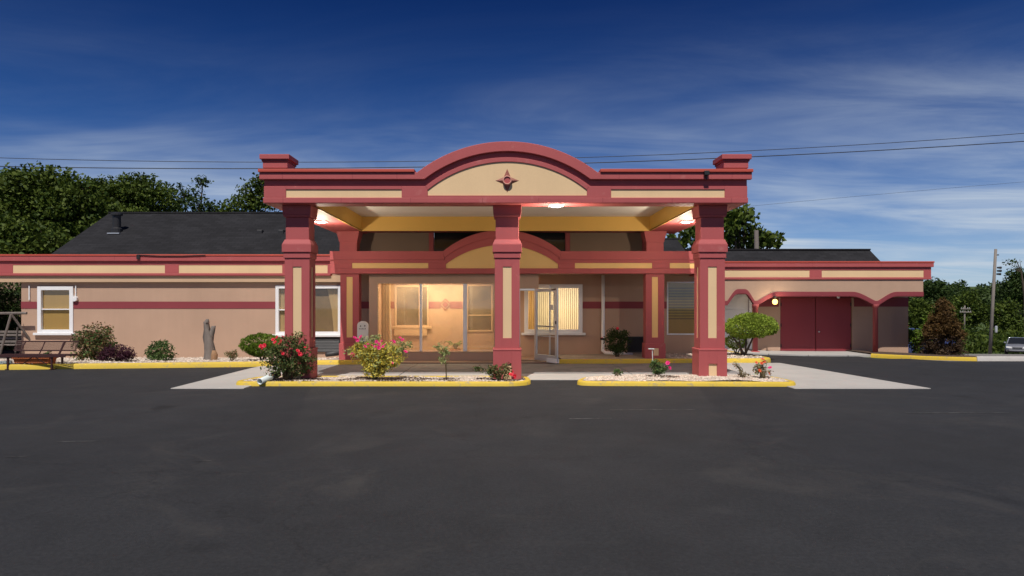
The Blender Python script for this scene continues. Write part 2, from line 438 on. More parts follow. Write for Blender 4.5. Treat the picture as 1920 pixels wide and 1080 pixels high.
# ------------------------------------------------------------------ building helpers
ORG = {}
def thing(name, label, cat, loc=(0, 0, 0), group=None):
    o = bpy.data.objects.new(name, None)
    o.empty_display_size = 0.2
    o.location = loc
    col.objects.link(o)
    ORG[o.name] = Vector(loc)
    tag(o, label, cat, group)
    return o
def tag(o, label=None, cat=None, group=None, kind=None):
    for k, v in (('label', label), ('category', cat), ('group', group), ('kind', kind)):
        if v: o[k] = v
    return o
class MB:
    """Collects faces in world coordinates; build() links them as one mesh object."""
    def __init__(s):
        s.v, s.f = [], []
    def add(s, vs_, fs):
        n = len(s.v)
        s.v += [tuple(q) for q in vs_]
        s.f += [tuple(i + n for i in q) for q in fs]
        return s
    def box(s, x0, x1, y0, y1, z0, z1):
        return s.add([(x0, y0, z0), (x1, y0, z0), (x1, y1, z0), (x0, y1, z0), (x0, y0, z1), (x1, y0, z1), (x1, y1, z1), (x0, y1, z1)],
                     [(0, 3, 2, 1), (4, 5, 6, 7), (0, 1, 5, 4), (1, 2, 6, 5), (2, 3, 7, 6), (3, 0, 4, 7)])
    def frustum(s, cx, cy, z0, hx0, hy0, z1, hx1, hy1):
        a = [(cx + i * hx0, cy + j * hy0, z0) for i, j in ((-1, -1), (1, -1), (1, 1), (-1, 1))]
        b = [(cx + i * hx1, cy + j * hy1, z1) for i, j in ((-1, -1), (1, -1), (1, 1), (-1, 1))]
        return s.add(a + b, [(0, 3, 2, 1), (4, 5, 6, 7), (0, 1, 5, 4), (1, 2, 6, 5), (2, 3, 7, 6), (3, 0, 4, 7)])
    def prism(s, pts, y0, y1):                  # outline in x,z (counter-clockwise seen from the camera)
        n = len(pts)
        return s.add([(x, y0, z) for x, z in pts] + [(x, y1, z) for x, z in pts],
                     [tuple(range(n)), tuple(range(2 * n - 1, n - 1, -1))] + [(i, i + n, (i + 1) % n + n, (i + 1) % n) for i in range(n)])
    def strip(s, outer, inner, y0, y1):         # band between two polylines in x,z
        n = len(outer)
        for i in range(n - 1):
            a, b, c, d = outer[i], outer[i + 1], inner[i + 1], inner[i]
            vs_ = [(q[0], y0, q[1]) for q in (a, b, c, d)] + [(q[0], y1, q[1]) for q in (a, b, c, d)]
            fs = [(3, 2, 1, 0), (4, 5, 6, 7), (0, 1, 5, 4), (2, 3, 7, 6)]
            if i == 0: fs.append((0, 4, 7, 3))
            if i == n - 2: fs.append((1, 2, 6, 5))
            s.add(vs_, fs)
        return s
    def tube(s, p0, p1, r0, r1=None, n=8, cap=True):
        p0, p1 = Vector(p0), Vector(p1)
        r1 = r0 if r1 is None else r1
        d = (p1 - p0)
        if d.length < 1e-6: return s
        d.normalize()
        a = d.orthogonal().normalized(); b = d.cross(a)
        vs_ = []
        for p, r in ((p0, r0), (p1, r1)):
            for k in range(n):
                t = 2 * math.pi * k / n
                vs_.append(p + a * (r * math.cos(t)) + b * (r * math.sin(t)))
        fs = [(k, (k + 1) % n, (k + 1) % n + n, k + n) for k in range(n)]
        if cap: fs += [tuple(range(n - 1, -1, -1)), tuple(range(n, 2 * n))]
        return s.add(vs_, fs)
    def path(s, pts, r, n=8):                   # one continuous tube through the points
        pts = [Vector(p) for p in pts]; m = len(pts); V = []
        ref = None
        for i, p in enumerate(pts):
            d = (pts[min(i + 1, m - 1)] - pts[max(i - 1, 0)]).normalized()
            if ref is None: ref = d.orthogonal().normalized()
            ref = (ref - d * ref.dot(d)).normalized(); q = d.cross(ref)
            rr = r if isinstance(r, (int, float)) else r[i]
            V += [p + ref * (rr * math.cos(2 * math.pi * k / n)) + q * (rr * math.sin(2 * math.pi * k / n)) for k in range(n)]
        return s.add(V, [(i * n + k, i * n + (k + 1) % n, (i + 1) * n + (k + 1) % n, (i + 1) * n + k) for i in range(m - 1) for k in range(n)]
                     + [tuple(range(n - 1, -1, -1)), tuple(range((m - 1) * n, m * n))])
    def lathe(s, prof, c, n=16):                # prof: (radius, z)
        m = len(prof)
        vs_ = [(c[0] + r * math.cos(2 * math.pi * k / n), c[1] + r * math.sin(2 * math.pi * k / n), c[2] + z) for r, z in prof for k in range(n)]
        fs = [(i * n + k, i * n + (k + 1) % n, (i + 1) * n + (k + 1) % n, (i + 1) * n + k) for i in range(m - 1) for k in range(n)]
        fs += [tuple(range(n - 1, -1, -1)), tuple(range((m - 1) * n, m * n))]
        return s.add(vs_, fs)
    def build(s, name, m, parent=None, bevel=0.0, smooth=False, org=None):
        o_ = ORG[parent.name] if parent is not None else Vector(org or (0, 0, 0))
        me = bpy.data.meshes.new(name)
        me.from_pydata([(x - o_.x, y - o_.y, z - o_.z) for x, y, z in s.v], [], s.f)
        me.validate()
        if m: me.materials.append(MATS[m])
        o = bpy.data.objects.new(name, me)
        col.objects.link(o)
        if parent is not None: o.parent = parent
        else: o.location = o_
        ORG[o.name] = o_
        if smooth:
            for p in me.polygons: p.use_smooth = True
        if bevel:
            md = o.modifiers.new('bevel', 'BEVEL'); md.width = bevel; md.segments = 2; md.limit_method = 'ANGLE'; md.angle_limit = R(40)
        return o
def B(name, m, parent, x0, x1, y0, y1, z0, z1, bevel=0.006):
    return MB().box(x0, x1, y0, y1, z0, z1).build(name, m, parent, bevel)
def sheet_pane(a, b, y, z0, z1, m, parent):
    return MB().add([(a, y, z0), (b, y, z0), (b, y, z1), (a, y, z1)], [(0, 1, 2, 3)]).build('pane', m, parent)
def wall(x0, x1, z0, z1, y0, y1, holes=()):
    """Upright wall facing the camera with real openings (x0,x1,z0,z1)."""
    xs = sorted({x0, x1, *[h[0] for h in holes], *[h[1] for h in holes]})
    zs = sorted({z0, z1, *[h[2] for h in holes], *[h[3] for h in holes]})
    mb = MB()
    inside = lambda x, z: any(h[0] < x < h[1] and h[2] < z < h[3] for h in holes)
    for i in range(len(xs) - 1):
        for j in range(len(zs) - 1):
            a, b, c, d = xs[i], xs[i + 1], zs[j], zs[j + 1]
            if inside((a + b) / 2, (c + d) / 2): continue
            mb.add([(a, y0, c), (b, y0, c), (b, y0, d), (a, y0, d)], [(0, 1, 2, 3)])
            mb.add([(a, y1, c), (b, y1, c), (b, y1, d), (a, y1, d)], [(3, 2, 1, 0)])
    def ring(a, b, c, d, fl):
        q = [(a, c), (b, c), (b, d), (a, d)]
        for k in range(4):
            p, r = q[k], q[(k + 1) % 4]
            mb.add([(p[0], y0, p[1]), (r[0], y0, r[1]), (r[0], y1, r[1]), (p[0], y1, p[1])], [(0, 1, 2, 3) if fl else (3, 2, 1, 0)])
    ring(x0, x1, z0, z1, False)
    for h in holes: ring(*h, True)
    return mb
def np_mesh(name, V, Fq, m, parent=None, org=(0, 0, 0), smooth=False):
    o_ = ORG[parent.name] if parent is not None else Vector(org)
    V = np.asarray(V, dtype=np.float32) - np.array(o_, dtype=np.float32)
    Fq = np.asarray(Fq, dtype=np.int32)
    k = Fq.shape[1]
    me = bpy.data.meshes.new(name)
    me.vertices.add(len(V)); me.vertices.foreach_set('co', V.ravel())
    me.loops.add(Fq.size); me.loops.foreach_set('vertex_index', Fq.ravel())
    me.polygons.add(len(Fq)); me.polygons.foreach_set('loop_start', np.arange(0, Fq.size, k, dtype=np.int32))
    me.update(calc_edges=True)
    me.materials.append(MATS[m])
    o = bpy.data.objects.new(name, me)
    col.objects.link(o)
    if parent is not None: o.parent = parent
    else: o.location = o_
    ORG[o.name] = o_
    return o
def copy_obj(o, loc, parent=None, rot=None, scale=None):
    c = o.copy(); col.objects.link(c); c.parent = parent; c.location = loc
    if rot is not None: c.rotation_euler = rot
    if scale is not None: c.scale = scale
    ORG[c.name] = ORG.get(o.name, Vector())
    return c

# ------------------------------------------------------------------ the land
gx = np.unique(np.round(np.concatenate([np.arange(-400, -40, 30), np.arange(-40, 60.1, 1.0), np.arange(62, 120, 4), np.arange(120, 420, 20)]), 3))
gy = np.unique(np.round(np.concatenate([np.arange(-200, -20, 20), np.arange(-20, 70.1, 1.0), np.arange(72, 130, 4), np.arange(130, 700, 20)]), 3))
def sheet(name, m, test, dz):
    V, Fq, idx = [], [], {}
    def vid(i, j):
        if (i, j) not in idx:
            idx[i, j] = len(V); V.append((gx[i], gy[j], g(gx[i], gy[j]) + dz))
        return idx[i, j]
    for i in range(len(gx) - 1):
        for j in range(len(gy) - 1):
            if test((gx[i] + gx[i + 1]) / 2, (gy[j] + gy[j + 1]) / 2):
                Fq.append((vid(i, j), vid(i + 1, j), vid(i + 1, j + 1), vid(i, j + 1)))
    o = np_mesh(name, V, Fq, m)
    return tag(o, kind='structure')
is_lot = lambda x, y: -60 < x < 60 and -40 < y < (26 if x < 12 else 22 if x < 13 else 20)
is_gravel = lambda x, y: 13 < x < 60 and 20 < y < 62 and not is_lot(x, y)
sheet('ground', 'grass', lambda x, y: True, -0.03)
sheet('parking_lot', 'asphalt', is_lot, 0.0)
sheet('gravel_lot', 'lot_gravel', is_gravel, -0.012)

# concrete pad under and beside the canopy, laid in slabs
pad = MB().box(-6.38, 7.62, 13.06, 18.62, -0.05, -0.012).build('concrete_pad', 'soil'); tag(pad, kind='structure')
xs = [-6.4, -5.0, -2.4, 0.2, 2.9, 5.5, 7.7]
ys_ = [13.02, 14.52, 15.75, 17.1, 18.66]
def slab(pts, z0=-0.04, z1=0.014, m='concrete'):
    n = len(pts)
    cx = sum(p[0] for p in pts) / n; cy = sum(p[1] for p in pts) / n
    sh = []
    for x, y in pts:
        d = math.hypot(cx - x, cy - y); sh.append((x + (cx - x) / d * 0.010, y + (cy - y) / d * 0.010))
    mb = MB()
    mb.add([(x, y, z0 + g(x, y)) for x, y in sh] + [(x, y, z1 + g(x, y)) for x, y in sh],
           [tuple(range(n, 2 * n)), tuple(range(n - 1, -1, -1))] + [(i, (i + 1) % n, (i + 1) % n + n, i + n) for i in range(n)])
    return mb.build('slab', m, pad, 0.006)
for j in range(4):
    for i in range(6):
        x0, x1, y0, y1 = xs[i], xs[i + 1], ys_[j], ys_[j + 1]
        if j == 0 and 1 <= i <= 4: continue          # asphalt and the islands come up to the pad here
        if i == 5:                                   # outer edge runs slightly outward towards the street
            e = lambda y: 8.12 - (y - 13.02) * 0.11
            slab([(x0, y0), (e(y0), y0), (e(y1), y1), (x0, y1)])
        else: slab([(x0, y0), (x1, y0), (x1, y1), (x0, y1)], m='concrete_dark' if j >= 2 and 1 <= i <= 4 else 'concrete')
# pale walk in front of the red doors
for k in range(5):
    a = 7.6 + k * 1.35
    slab([(a, 23.2), (a + 1.34, 23.2), (a + 1.34, 25.0), (a, 25.0)], -0.06, 0.05)
for k, (x0, x1, y0, w) in enumerate(((5.92, 7.5, 10.1, 0.045), (-5.27, -4.82, 8.0, 0.03), (-5.3, -5.05, 7.2, 0.02), (-3.2, -3.0, 7.0, 0.02), (0.9, 1.5, 9.6, 0.05), (1.6, 2.9, 10.4, 0.05))):
    m = MB().add([(x0, y0, 0.004), (x1, y0 + 0.05, 0.004), (x1, y0 + w * 0.7 + 0.05, 0.004), (x0, y0 + w, 0.004)], [(0, 1, 2, 3)]).build('worn_paint_line', 'lot_paint'); tag(m, kind='structure')

# ------------------------------------------------------------------ kerbs, beds and gravel
def kerb(path, m, closed=False, w=0.15, h=0.13, zf=g):
    """Sweep a rounded kerb section along a path; the path is the street side, the bed lies to its left."""
    prof = [(0, -0.05), (0.008, h - 0.03), (0.035, h), (w - 0.035, h), (w - 0.008, h - 0.03), (w, -0.05)]
    n = len(path); V, Fq = [], []
    for i in range(n):
        p = Vector(path[i])
        a = Vector(path[(i - 1) % n]) if (closed or i > 0) else None
        b = Vector(path[(i + 1) % n]) if (closed or i < n - 1) else None
        d1 = (p - a).normalized() if a is not None else (b - p).normalized()
        d2 = (b - p).normalized() if b is not None else d1
        n1, n2 = Vector((-d1.y, d1.x)), Vector((-d2.y, d2.x))
        nn = (n1 + n2).normalized(); sc = 1 / max(0.45, nn.dot(n1))
        for u, z in prof:
            q = p + nn * (u * sc)
            V.append((q.x, q.y, z + zf(p.x, p.y)))
    k = len(prof)
    for i in range(n if closed else n - 1):
        for j in range(k - 1):
            Fq.append((i * k + j, ((i + 1) % n) * k + j, ((i + 1) % n) * k + j + 1, i * k + j + 1))
    mb = MB(); mb.add(V, Fq)
    if not closed: mb.add([V[j] for j in range(k)], [tuple(range(k))]); mb.add([V[(n - 1) * k + j] for j in range(k)], [tuple(range(k - 1, -1, -1))])
    o = mb.build('kerb', m, smooth=True)
    return tag(o, kind='structure')
def rounded(pts, rad, n=7):
    out = []
    m = len(pts)
    for i in range(m):
        p, a, b = Vector(pts[i]), Vector(pts[i - 1]), Vector(pts[(i + 1) % m])
        r = rad[i]
        d1, d2 = (a - p).normalized(), (b - p).normalized()
        s, e = p + d1 * r, p + d2 * r
        for k in range(n + 1):
            t = k / n
            out.append(tuple((s * (1 - t) + p * t) * (1 - t) + (p * (1 - t) + e * t) * t))
    return out
def inset(path, d):
    n = len(path); out = []
    for i in range(n):
        p, a, b = Vector(path[i]), Vector(path[i - 1]), Vector(path[(i + 1) % n])
        t = (b - a).normalized(); out.append((p.x - t.y * d, p.y + t.x * d))
    return out
def in_poly(x, y, poly):
    c = False; n = len(poly)
    for i in range(n):
        x1, y1 = poly[i]; x2, y2 = poly[i - 1]
        if (y1 > y) != (y2 > y) and x < (x2 - x1) * (y - y1) / (y2 - y1) + x1: c = not c
    return c
def bed(poly, m, zf, name='planting_bed'):
    """Uneven bed surface filling a polygon (fan from the middle with rings)."""
    cx = sum(p[0] for p in poly) / len(poly); cy = sum(p[1] for p in poly) / len(poly)
    n = len(poly); V, Fq = [], []
    ts = [1.0, 0.8, 0.55, 0.25, 0.02]
    for t in ts:
        for x, y in poly:
            X_, Y_ = cx + (x - cx) * t, cy + (y - cy) * t
            V.append((X_, Y_, zf(X_, Y_)))
    for i in range(len(ts) - 1):
        for k in range(n): Fq.append((i * n + k, i * n + (k + 1) % n, (i + 1) * n + (k + 1) % n, (i + 1) * n + k))
    o = np_mesh(name, V, Fq, m)
    return tag(o, kind='structure')
def pebbles(poly, zf, count, size, name='gravel', m='pebble', skip=None, label='pale crushed stones spread over the planting bed'):
    xs_ = [p[0] for p in poly]; ys2 = [p[1] for p in poly]
    V, Fq = [], []; k = 0; tries = 0
    while k < count and tries < count * 8:
        tries += 1
        x, y = rnd.uniform(min(xs_), max(xs_)), rnd.uniform(min(ys2), max(ys2))
        if not in_poly(x, y, poly) or (skip and skip(x, y)): continue
        r = size * rnd.uniform(0.5, 1.25); z = zf(x, y) + r * 0.25
        b = len(V); a0 = rnd.uniform(0, 6.28)
        V.append((x, y, z + r * rnd.uniform(0.4, 0.75)))
        for q in range(5):
            t = a0 + q * 1.2566; rr = r * rnd.uniform(0.75, 1.2)
            V.append((x + rr * math.cos(t), y + rr * math.sin(t) * 0.8, z - r * 0.25 + rnd.uniform(0, r * 0.3)))
        for q in range(5): Fq.append((b, b + 1 + q, b + 1 + (q + 1) % 5))
        k += 1
    o = np_mesh(name, V, Fq, m)
    return tag(o, label, name, kind='stuff')
# two islands under the front columns
isl1 = rounded([(-5.42, 13.45), (0.52, 13.42), (0.52, 14.62), (-5.25, 14.62)], [0.30, 0.55, 0.5, 0.5])
isl2 = rounded([(1.30, 13.5), (5.78, 13.36), (5.72, 14.62), (1.75, 14.62)], [0.5, 0.30, 0.5, 0.5])
isl_z1 = lambda x, y: 0.070 + 0.012 * math.sin(x * 5.1 + y * 3)
isl_z2 = lambda x, y: 0.072 + 0.065 * math.exp(-((x - 3.0) / 1.3) ** 2 - ((y - 14.05) / 0.4) ** 2) + 0.03 * math.exp(-((x - 4.6) / 0.7) ** 2) + 0.010 * math.sin(x * 5 + y * 4)
for poly, zf in ((isl1, isl_z1), (isl2, isl_z2)):
    kerb(poly, 'kerb_yellow', True, 0.13, 0.088)
    inn = inset(poly, 0.12)
    bed(inn, 'gravel_ground', zf)
    pebbles(inset(poly, 0.15), zf, 6500 if poly is isl1 else 6000, 0.026, skip=(lambda x, y: rnd.random() < 0.75 * max(0, math.sin(x * 3.1 + 0.6) * 0.9) ** 2) if poly is isl1 else None)
def patch(cx, cy, rx, ry): return [(cx + rx * math.cos(a) * (1 + 0.2 * math.sin(3 * a + cx)), cy + ry * math.sin(a) * (1 + 0.15 * math.sin(4 * a))) for a in np.linspace(0, 6.1, 18)]
for px, rx, n in ((540, 0.75, 900), (703, 0.7, 800), (770, 0.6, 260), (838, 0.28, 160), (940, 0.45, 420)):
    pebbles(patch(PX(px, 13.9), 13.92, rx, 0.30), lambda x, y: isl_z1(x, y) + 0.008, n, 0.024, 'mulch', 'soil', label='dark bark mulch scattered under the roses')
pebbles(patch(PX(1240, 14.0), 14.0, 0.35, 0.2), lambda x, y: isl_z2(x, y) + 0.008, 200, 0.024, 'mulch', 'soil', label='dark bark mulch scattered under the roses')
# bed along the left wing
lk = [(-24, 16.45), (-13.8, 16.55), (-6.75, 17.62), (-6.3, 17.78), (-5.2, 18.2), (-3.72, 18.36)]
kerb(lk, 'kerb_yellow')
lz = lambda x, y: 0.10 - 0.13 * S(17.8, 21, y) + 0.01 * math.sin(x * 4 + y * 7)
lbed = [(-24, 16.52), (-13.8, 16.64), (-10.0, 17.2), (-6.78, 17.72), (-5.2, 18.3), (-3.9, 18.46), (-3.9, 21.0), (-7, 21.0), (-10, 21.0), (-15, 21.0), (-24, 21.0)]
bed(lbed, 'gravel_ground', lz)
pebbles([(-14, 16.7), (-6.78, 17.8), (-5.0, 18.5), (-5.0, 20.9), (-14, 20.9)], lz, 7500, 0.032)
# kerb and beds right of the entrance
rk = [(1.46, 18.66), (6.9, 18.66)] + [(6.9 + 0.52 * math.sin(a), 19.18 - 0.52 * math.cos(a)) for a in np.linspace(0.2, 1.57, 7)] + [(7.44, 21.2), (7.44, 23.2)]
kerb(rk, 'kerb_yellow')
rz = lambda x, y: 0.105 - 0.10 * S(20, 24, y) + 0.01 * math.sin(x * 4 + y * 7)
rbed = [(1.55, 18.76), (6.9, 18.76), (7.25, 18.95), (7.34, 19.3), (7.34, 24.9), (6.2, 24.9), (3.5, 24.9), (1.55, 24.9)]
bed(rbed, 'gravel_ground', rz)
pebbles([(4.6, 18.8), (6.9, 18.8), (7.3, 19.3), (7.3, 23), (5.9, 23), (4.6, 20.9)], rz, 1600, 0.035)
# kerb beyond the right wing
bk = [(12.35, 23.1), (12.6, 22.7), (13.2, 21.6), (13.7, 20.75), (14.05, 20.35)]
kerb(bk[:], 'kerb_yellow', False, 0.15, 0.10)
kerb([(14.06, 20.34), (17, 20.0), (30, 19.4), (60, 18.4)], 'kerb_grey')
bed([(12.5, 23.1), (12.72, 22.75), (13.3, 21.68), (13.8, 20.85), (14.3, 20.42), (15.4, 20.3), (17.2, 21.0), (17.0, 25.4), (12.5, 25.4)], 'soil', lambda x, y: g(x, y) + 0.09)

# ------------------------------------------------------------------ the motel
motel = thing('motel_building', 'long single storey beige stucco motel with red and cream fascia and dark shingle roofs', 'building', (0, 21, 0))
WY = 21.0                                       # face of the main wall
def window(x0, x1, z0, z1, Y, rails=(), mulls=(), blind='blind_brown', fw=0.07, sill=True, vanes=None, curtains=False, glass='glass', frame='white_paint', rail_w=0.035, trim=True):
    w = MB()
    w.box(x0, x0 + fw, Y - 0.035, Y + 0.09, z0, z1).box(x1 - fw, x1, Y - 0.035, Y + 0.09, z0, z1)
    w.box(x0 + fw, x1 - fw, Y - 0.035, Y + 0.09, z1 - fw, z1).box(x0 + fw, x1 - fw, Y - 0.035, Y + 0.09, z0, z0 + fw)
    wo_ = w.build('window', frame, motel, 0.006)
    xs2 = [x0 + fw] + [m for m in mulls] + [x1 - fw]
    for m in mulls: B('mullion', frame, wo_, m - 0.03, m + 0.03, Y - 0.02, Y + 0.08, z0 + fw, z1 - fw)
    for r in rails: B('rail', frame, wo_, x0 + fw, x1 - fw if not mulls else mulls[0] - 0.03, Y - 0.008, Y + 0.07, r - rail_w / 2, r + rail_w / 2)
    for i in range(len(xs2) - 1):
        a, b = xs2[i], xs2[i + 1]
        sheet_pane(a, b, Y + 0.048, z0 + fw - 0.01, z1 - fw + 0.01, glass, wo_)
    if sill: B('sill', frame, wo_, x0 - 0.09, x1 + 0.09, Y - 0.10, Y - 0.036, z0 - 0.055, z0 + 0.02, 0.01)
    if vanes:
        n = vanes
        for k in range(n):
            cx = x0 + fw + (x1 - x0 - 2 * fw) * (k + 0.5) / n; hw = (x1 - x0 - 2 * fw) / n * 0.5
            t = R(34)
            m_ = 'vane_amber' if cx < x0 + 0.42 else 'vane'
            p = [(cx - hw * math.cos(t), Y + 0.092 - hw * math.sin(t)), (cx, Y + 0.085), (cx + hw * math.cos(t), Y + 0.092 + hw * math.sin(t))]
            MB().add([(q[0], q[1], z0 + fw) for q in p] + [(q[0], q[1], z1 - fw) for q in p], [(0, 1, 4, 3), (1, 2, 5, 4)]).build('blind_vane', m_, wo_)
    elif blind:
        MB().box(x0, x1, Y + (0.12 if curtains else 0.066), Y + (0.13 if curtains else 0.072), z0, z1).build('blind', blind, wo_)
    if curtains:
        for s in (0, 1):
            n = 28; V = []
            a, b = (x0 + fw, x0 + fw + 0.42) if s == 0 else (x1 - fw - 0.36, x1 - fw)
            for j, zz in enumerate((z0 + fw, (z0 + z1) / 2, z1 - fw)):
                sq = (0.45, 0.62, 1.0)[j]
                for i in range(n):
                    t = i / (n - 1); xx = (a + (b - a) * t * sq) if s == 0 else (b - (b - a) * t * sq)
                    V.append((xx, Y + 0.085 + 0.02 * math.sin(i * 1.7), zz))
            MB().add(V, [(j * n + i, j * n + i + 1, (j + 1) * n + i + 1, (j + 1) * n + i) for j in range(2) for i in range(n - 1)]).build('curtain', 'curtain', wo_, smooth=True)
    return wo_
zt = lambda py: PZ(py, WY)
xt = lambda px: PX(px, WY)
WIN = {
    'a': (xt(71), xt(138), zt(625), zt(537)),
    'b': (xt(517), xt(640), zt(628), zt(535)),
    'c': (xt(740), xt(804), zt(613), zt(535)),
    'd': (xt(875), xt(924), zt(622), zt(533)),
    'e': (xt(983), xt(1092), zt(625), zt(533)),
    'f': (xt(1250), xt(1330), zt(628), zt(528)),
}
ML = xt(40)
wall(ML, 6.35, -0.25, 3.0, WY, WY + 0.2, [WIN[k] for k in 'abcdef']).build('wall', 'stucco', motel)
window(*WIN['a'], WY, rails=[zt(580)], blind='blind_amber', fw=0.115)
window(*WIN['b'], WY, rails=[zt(581)], mulls=[xt(575)], blind='blind_brown', curtains=True, fw=0.10)
window(*WIN['c'], WY, mulls=[xt(787)], blind='blind_dark', fw=0.055, frame='frieze')
window(*WIN['d'], WY, rails=[zt(591)], blind='blind_dark', fw=0.05, sill=False, frame='frieze')
window(*WIN['e'], WY, mulls=[xt(1040)], vanes=26, fw=0.12)
rl = bpy.data.lights.new('room_light', 'AREA'); rl.energy = 60; rl.color = (1.0, 0.80, 0.55); rl.shape = 'RECTANGLE'; rl.size = 1.6; rl.size_y = 1.2
ro = bpy.data.objects.new('room_light', rl); ro.location = ((WIN['e'][0] + WIN['e'][1]) / 2, WY + 1.2, 1.55); ro.rotation_euler = (R(-85), 0, 0); col.objects.link(ro)
wf = window(*WIN['f'], WY, blind='blind_amber', fw=0.045, sill=False)
for k in range(12):
    zz = zt(540 + k * 5.2)
    B('blind_slat', 'blind_brown', wf, WIN['f'][0] + 0.06, WIN['f'][1] - 0.06, WY + 0.052, WY + 0.064, zz - 0.025, zz + 0.012, 0)
# painted stripe, a thin proud band broken by the windows
s0, s1 = zt(578.5), zt(565.5)
def stripe(a, b): B('stripe', 'red_stripe', motel, a, b, WY - 0.012, WY - 0.001, s0, s1, 0)
stripe(ML, WIN['a'][0]); stripe(WIN['a'][1], WIN['b'][0]); stripe(WIN['b'][1], WIN['c'][0]); stripe(WIN['c'][1], xt(826)); stripe(xt(844), WIN['d'][0]); stripe(WIN['e'][1], WIN['f'][0])
dm = MB()
cx, cz = xt(835), zt(571)
for (a, b) in ((0.0, 0.10), (0.15, 0.19)):
    if a == 0: dm.prism([(cx, cz - b), (cx + b, cz), (cx, cz + b), (cx - b, cz)], WY - 0.03, WY - 0.002)
    else:
        for q in ((1, 1), (1, -1), (-1, -1), (-1, 1)):
            pr = [(cx + q[0] * a, cz), (cx + q[0] * b, cz), (cx, cz + q[1] * b), (cx, cz + q[1] * a)]
            dm.prism(pr if q[0] * q[1] > 0 else pr[::-1], WY - 0.03, WY - 0.002)
dm.build('diamond_ornament', 'red_stripe', motel)
# sill box below the vestibule window and air conditioner louvers
B('sill_box', 'frieze', motel, WIN['c'][0], WIN['c'][1] - 0.05, WY - 0.09, WY - 0.002, zt(629), zt(617))
def louver(x0, x1, z0, z1, Y):
    f = MB()
    f.box(x0, x1, Y - 0.05, Y - 0.002, z1 - 0.03, z1).box(x0, x1, Y - 0.05, Y - 0.002, z0, z0 + 0.03).box(x0, x0 + 0.03, Y - 0.05, Y - 0.002, z0 + 0.03, z1 - 0.03).box(x1 - 0.03, x1, Y - 0.05, Y - 0.002, z0 + 0.03, z1 - 0.03)
    l = f.build('air_louver', 'louver', motel, 0.004)
    n = 8
    for k in range(n):
        zz = z0 + 0.03 + (z1 - z0 - 0.06) * (k + 0.5) / n
        MB().add([(x0 + 0.03, Y - 0.045, zz - 0.025), (x1 - 0.03, Y - 0.045, zz - 0.025), (x1 - 0.03, Y - 0.012, zz + 0.025), (x0 + 0.03, Y - 0.012, zz + 0.025)], [(0, 1, 2, 3)]).build('slat', 'louver', l)
    B('back', 'black_metal', l, x0 + 0.03, x1 - 0.03, Y - 0.010, Y - 0.004, z0 + 0.03, z1 - 0.03, 0)
louver(xt(588), xt(638), zt(660), zt(633), WY)
louver(xt(1176), xt(1211), zt(660), zt(631), WY)
B('conduit', 'white_paint', motel, xt(55), xt(57), WY - 0.04, WY - 0.003, zt(563), zt(535))
B('conduit', 'white_paint', motel, xt(142), xt(144), WY - 0.04, WY - 0.003, zt(560), zt(535))
MB().tube((xt(142), WY - 0.09, zt(560)), (xt(142), WY - 0.003, zt(560)), 0.085, 0.085, 14).build('wall_plate', 'white_paint', motel)

def band(parent, x0, x1, Y, ztop, zbot, panels, Yb, end_l=True, end_r=True):
    """Straight parapet band: flashing, cornice, shadow gap, frieze with recessed cream panels, lower band."""
    H = ztop - zbot; k = H / 0.63
    zc0 = ztop - 0.055 * k; zc1 = ztop - 0.20 * k; zf1 = ztop - 0.31 * k; zl = zbot + 0.075 * k
    pt, pb = zf1 - 0.005, zl + 0.005
    B('flashing', 'red_flash', parent, x0 - 0.075, x1 + 0.075, Y - 0.075, Yb, zc0 + 0.002, ztop, 0.008)
    B('cornice', 'red', parent, x0 - 0.06, x1 + 0.06, Y - 0.06, Yb, zc1, zc0, 0.012)
    m = MB(); m.box(x0, x1, Y + 0.03, Yb, zbot + 0.001, zc1 - 0.001)
    m.build('fascia_board', 'red', parent)
    B('lower_band', 'red', parent, x0 - 0.012, x1 + 0.012, Y - 0.012, Y + 0.028, zbot, zl, 0.01)
    B('upper_band', 'red', parent, x0, x1, Y, Y + 0.028, zf1, zc1 - 0.003, 0.004)
    cur = x0
    for a, b in panels + [(x1, x1)]:
        if a - cur > 0.01: B('fascia_block', 'red', parent, cur, a, Y, Y + 0.028, zl + 0.002, zf1 - 0.002, 0.006)
        if b > a: B('cream_panel', 'cream', parent, a, b, Y + 0.012, Y + 0.029, zl + 0.002, zf1 - 0.002, 0)
        cur = b
# left wing
LY = 20.83
zT, zB = PZ(477, LY), PZ(517, LY)
lx = lambda px: PX(px, LY)
band(motel, -22, lx(619), LY, zT, zB, [(-18.2, lx(-6)), (lx(24), lx(309)), (lx(335), lx(529)), (lx(556), lx(614))], LY + 0.3)
B('frieze_board', 'frieze', motel, -22, lx(640), LY + 0.05, LY + 0.12, PZ(529, LY + .05), zB - 0.002, 0.004)
B('soffit', 'frieze', motel, -22, lx(640), LY + 0.122, WY + 0.1, PZ(529, LY) + 0.06, PZ(529, LY) + 0.09, 0)
B('roof_deck', 'shingle', motel, -22, -4.6, LY + 0.301, 24, zT - 0.14, zT - 0.10, 0)
B('side_wall', 'stucco', motel, ML, ML + 0.2, WY + 0.201, 27.0, -0.2, 3.0, 0)
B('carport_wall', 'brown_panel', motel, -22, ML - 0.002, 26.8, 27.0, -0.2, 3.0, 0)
B('back_wall', 'stucco', motel, ML + 0.2, 14.6, 27.2, 27.4, -0.3, 3.0, 0)
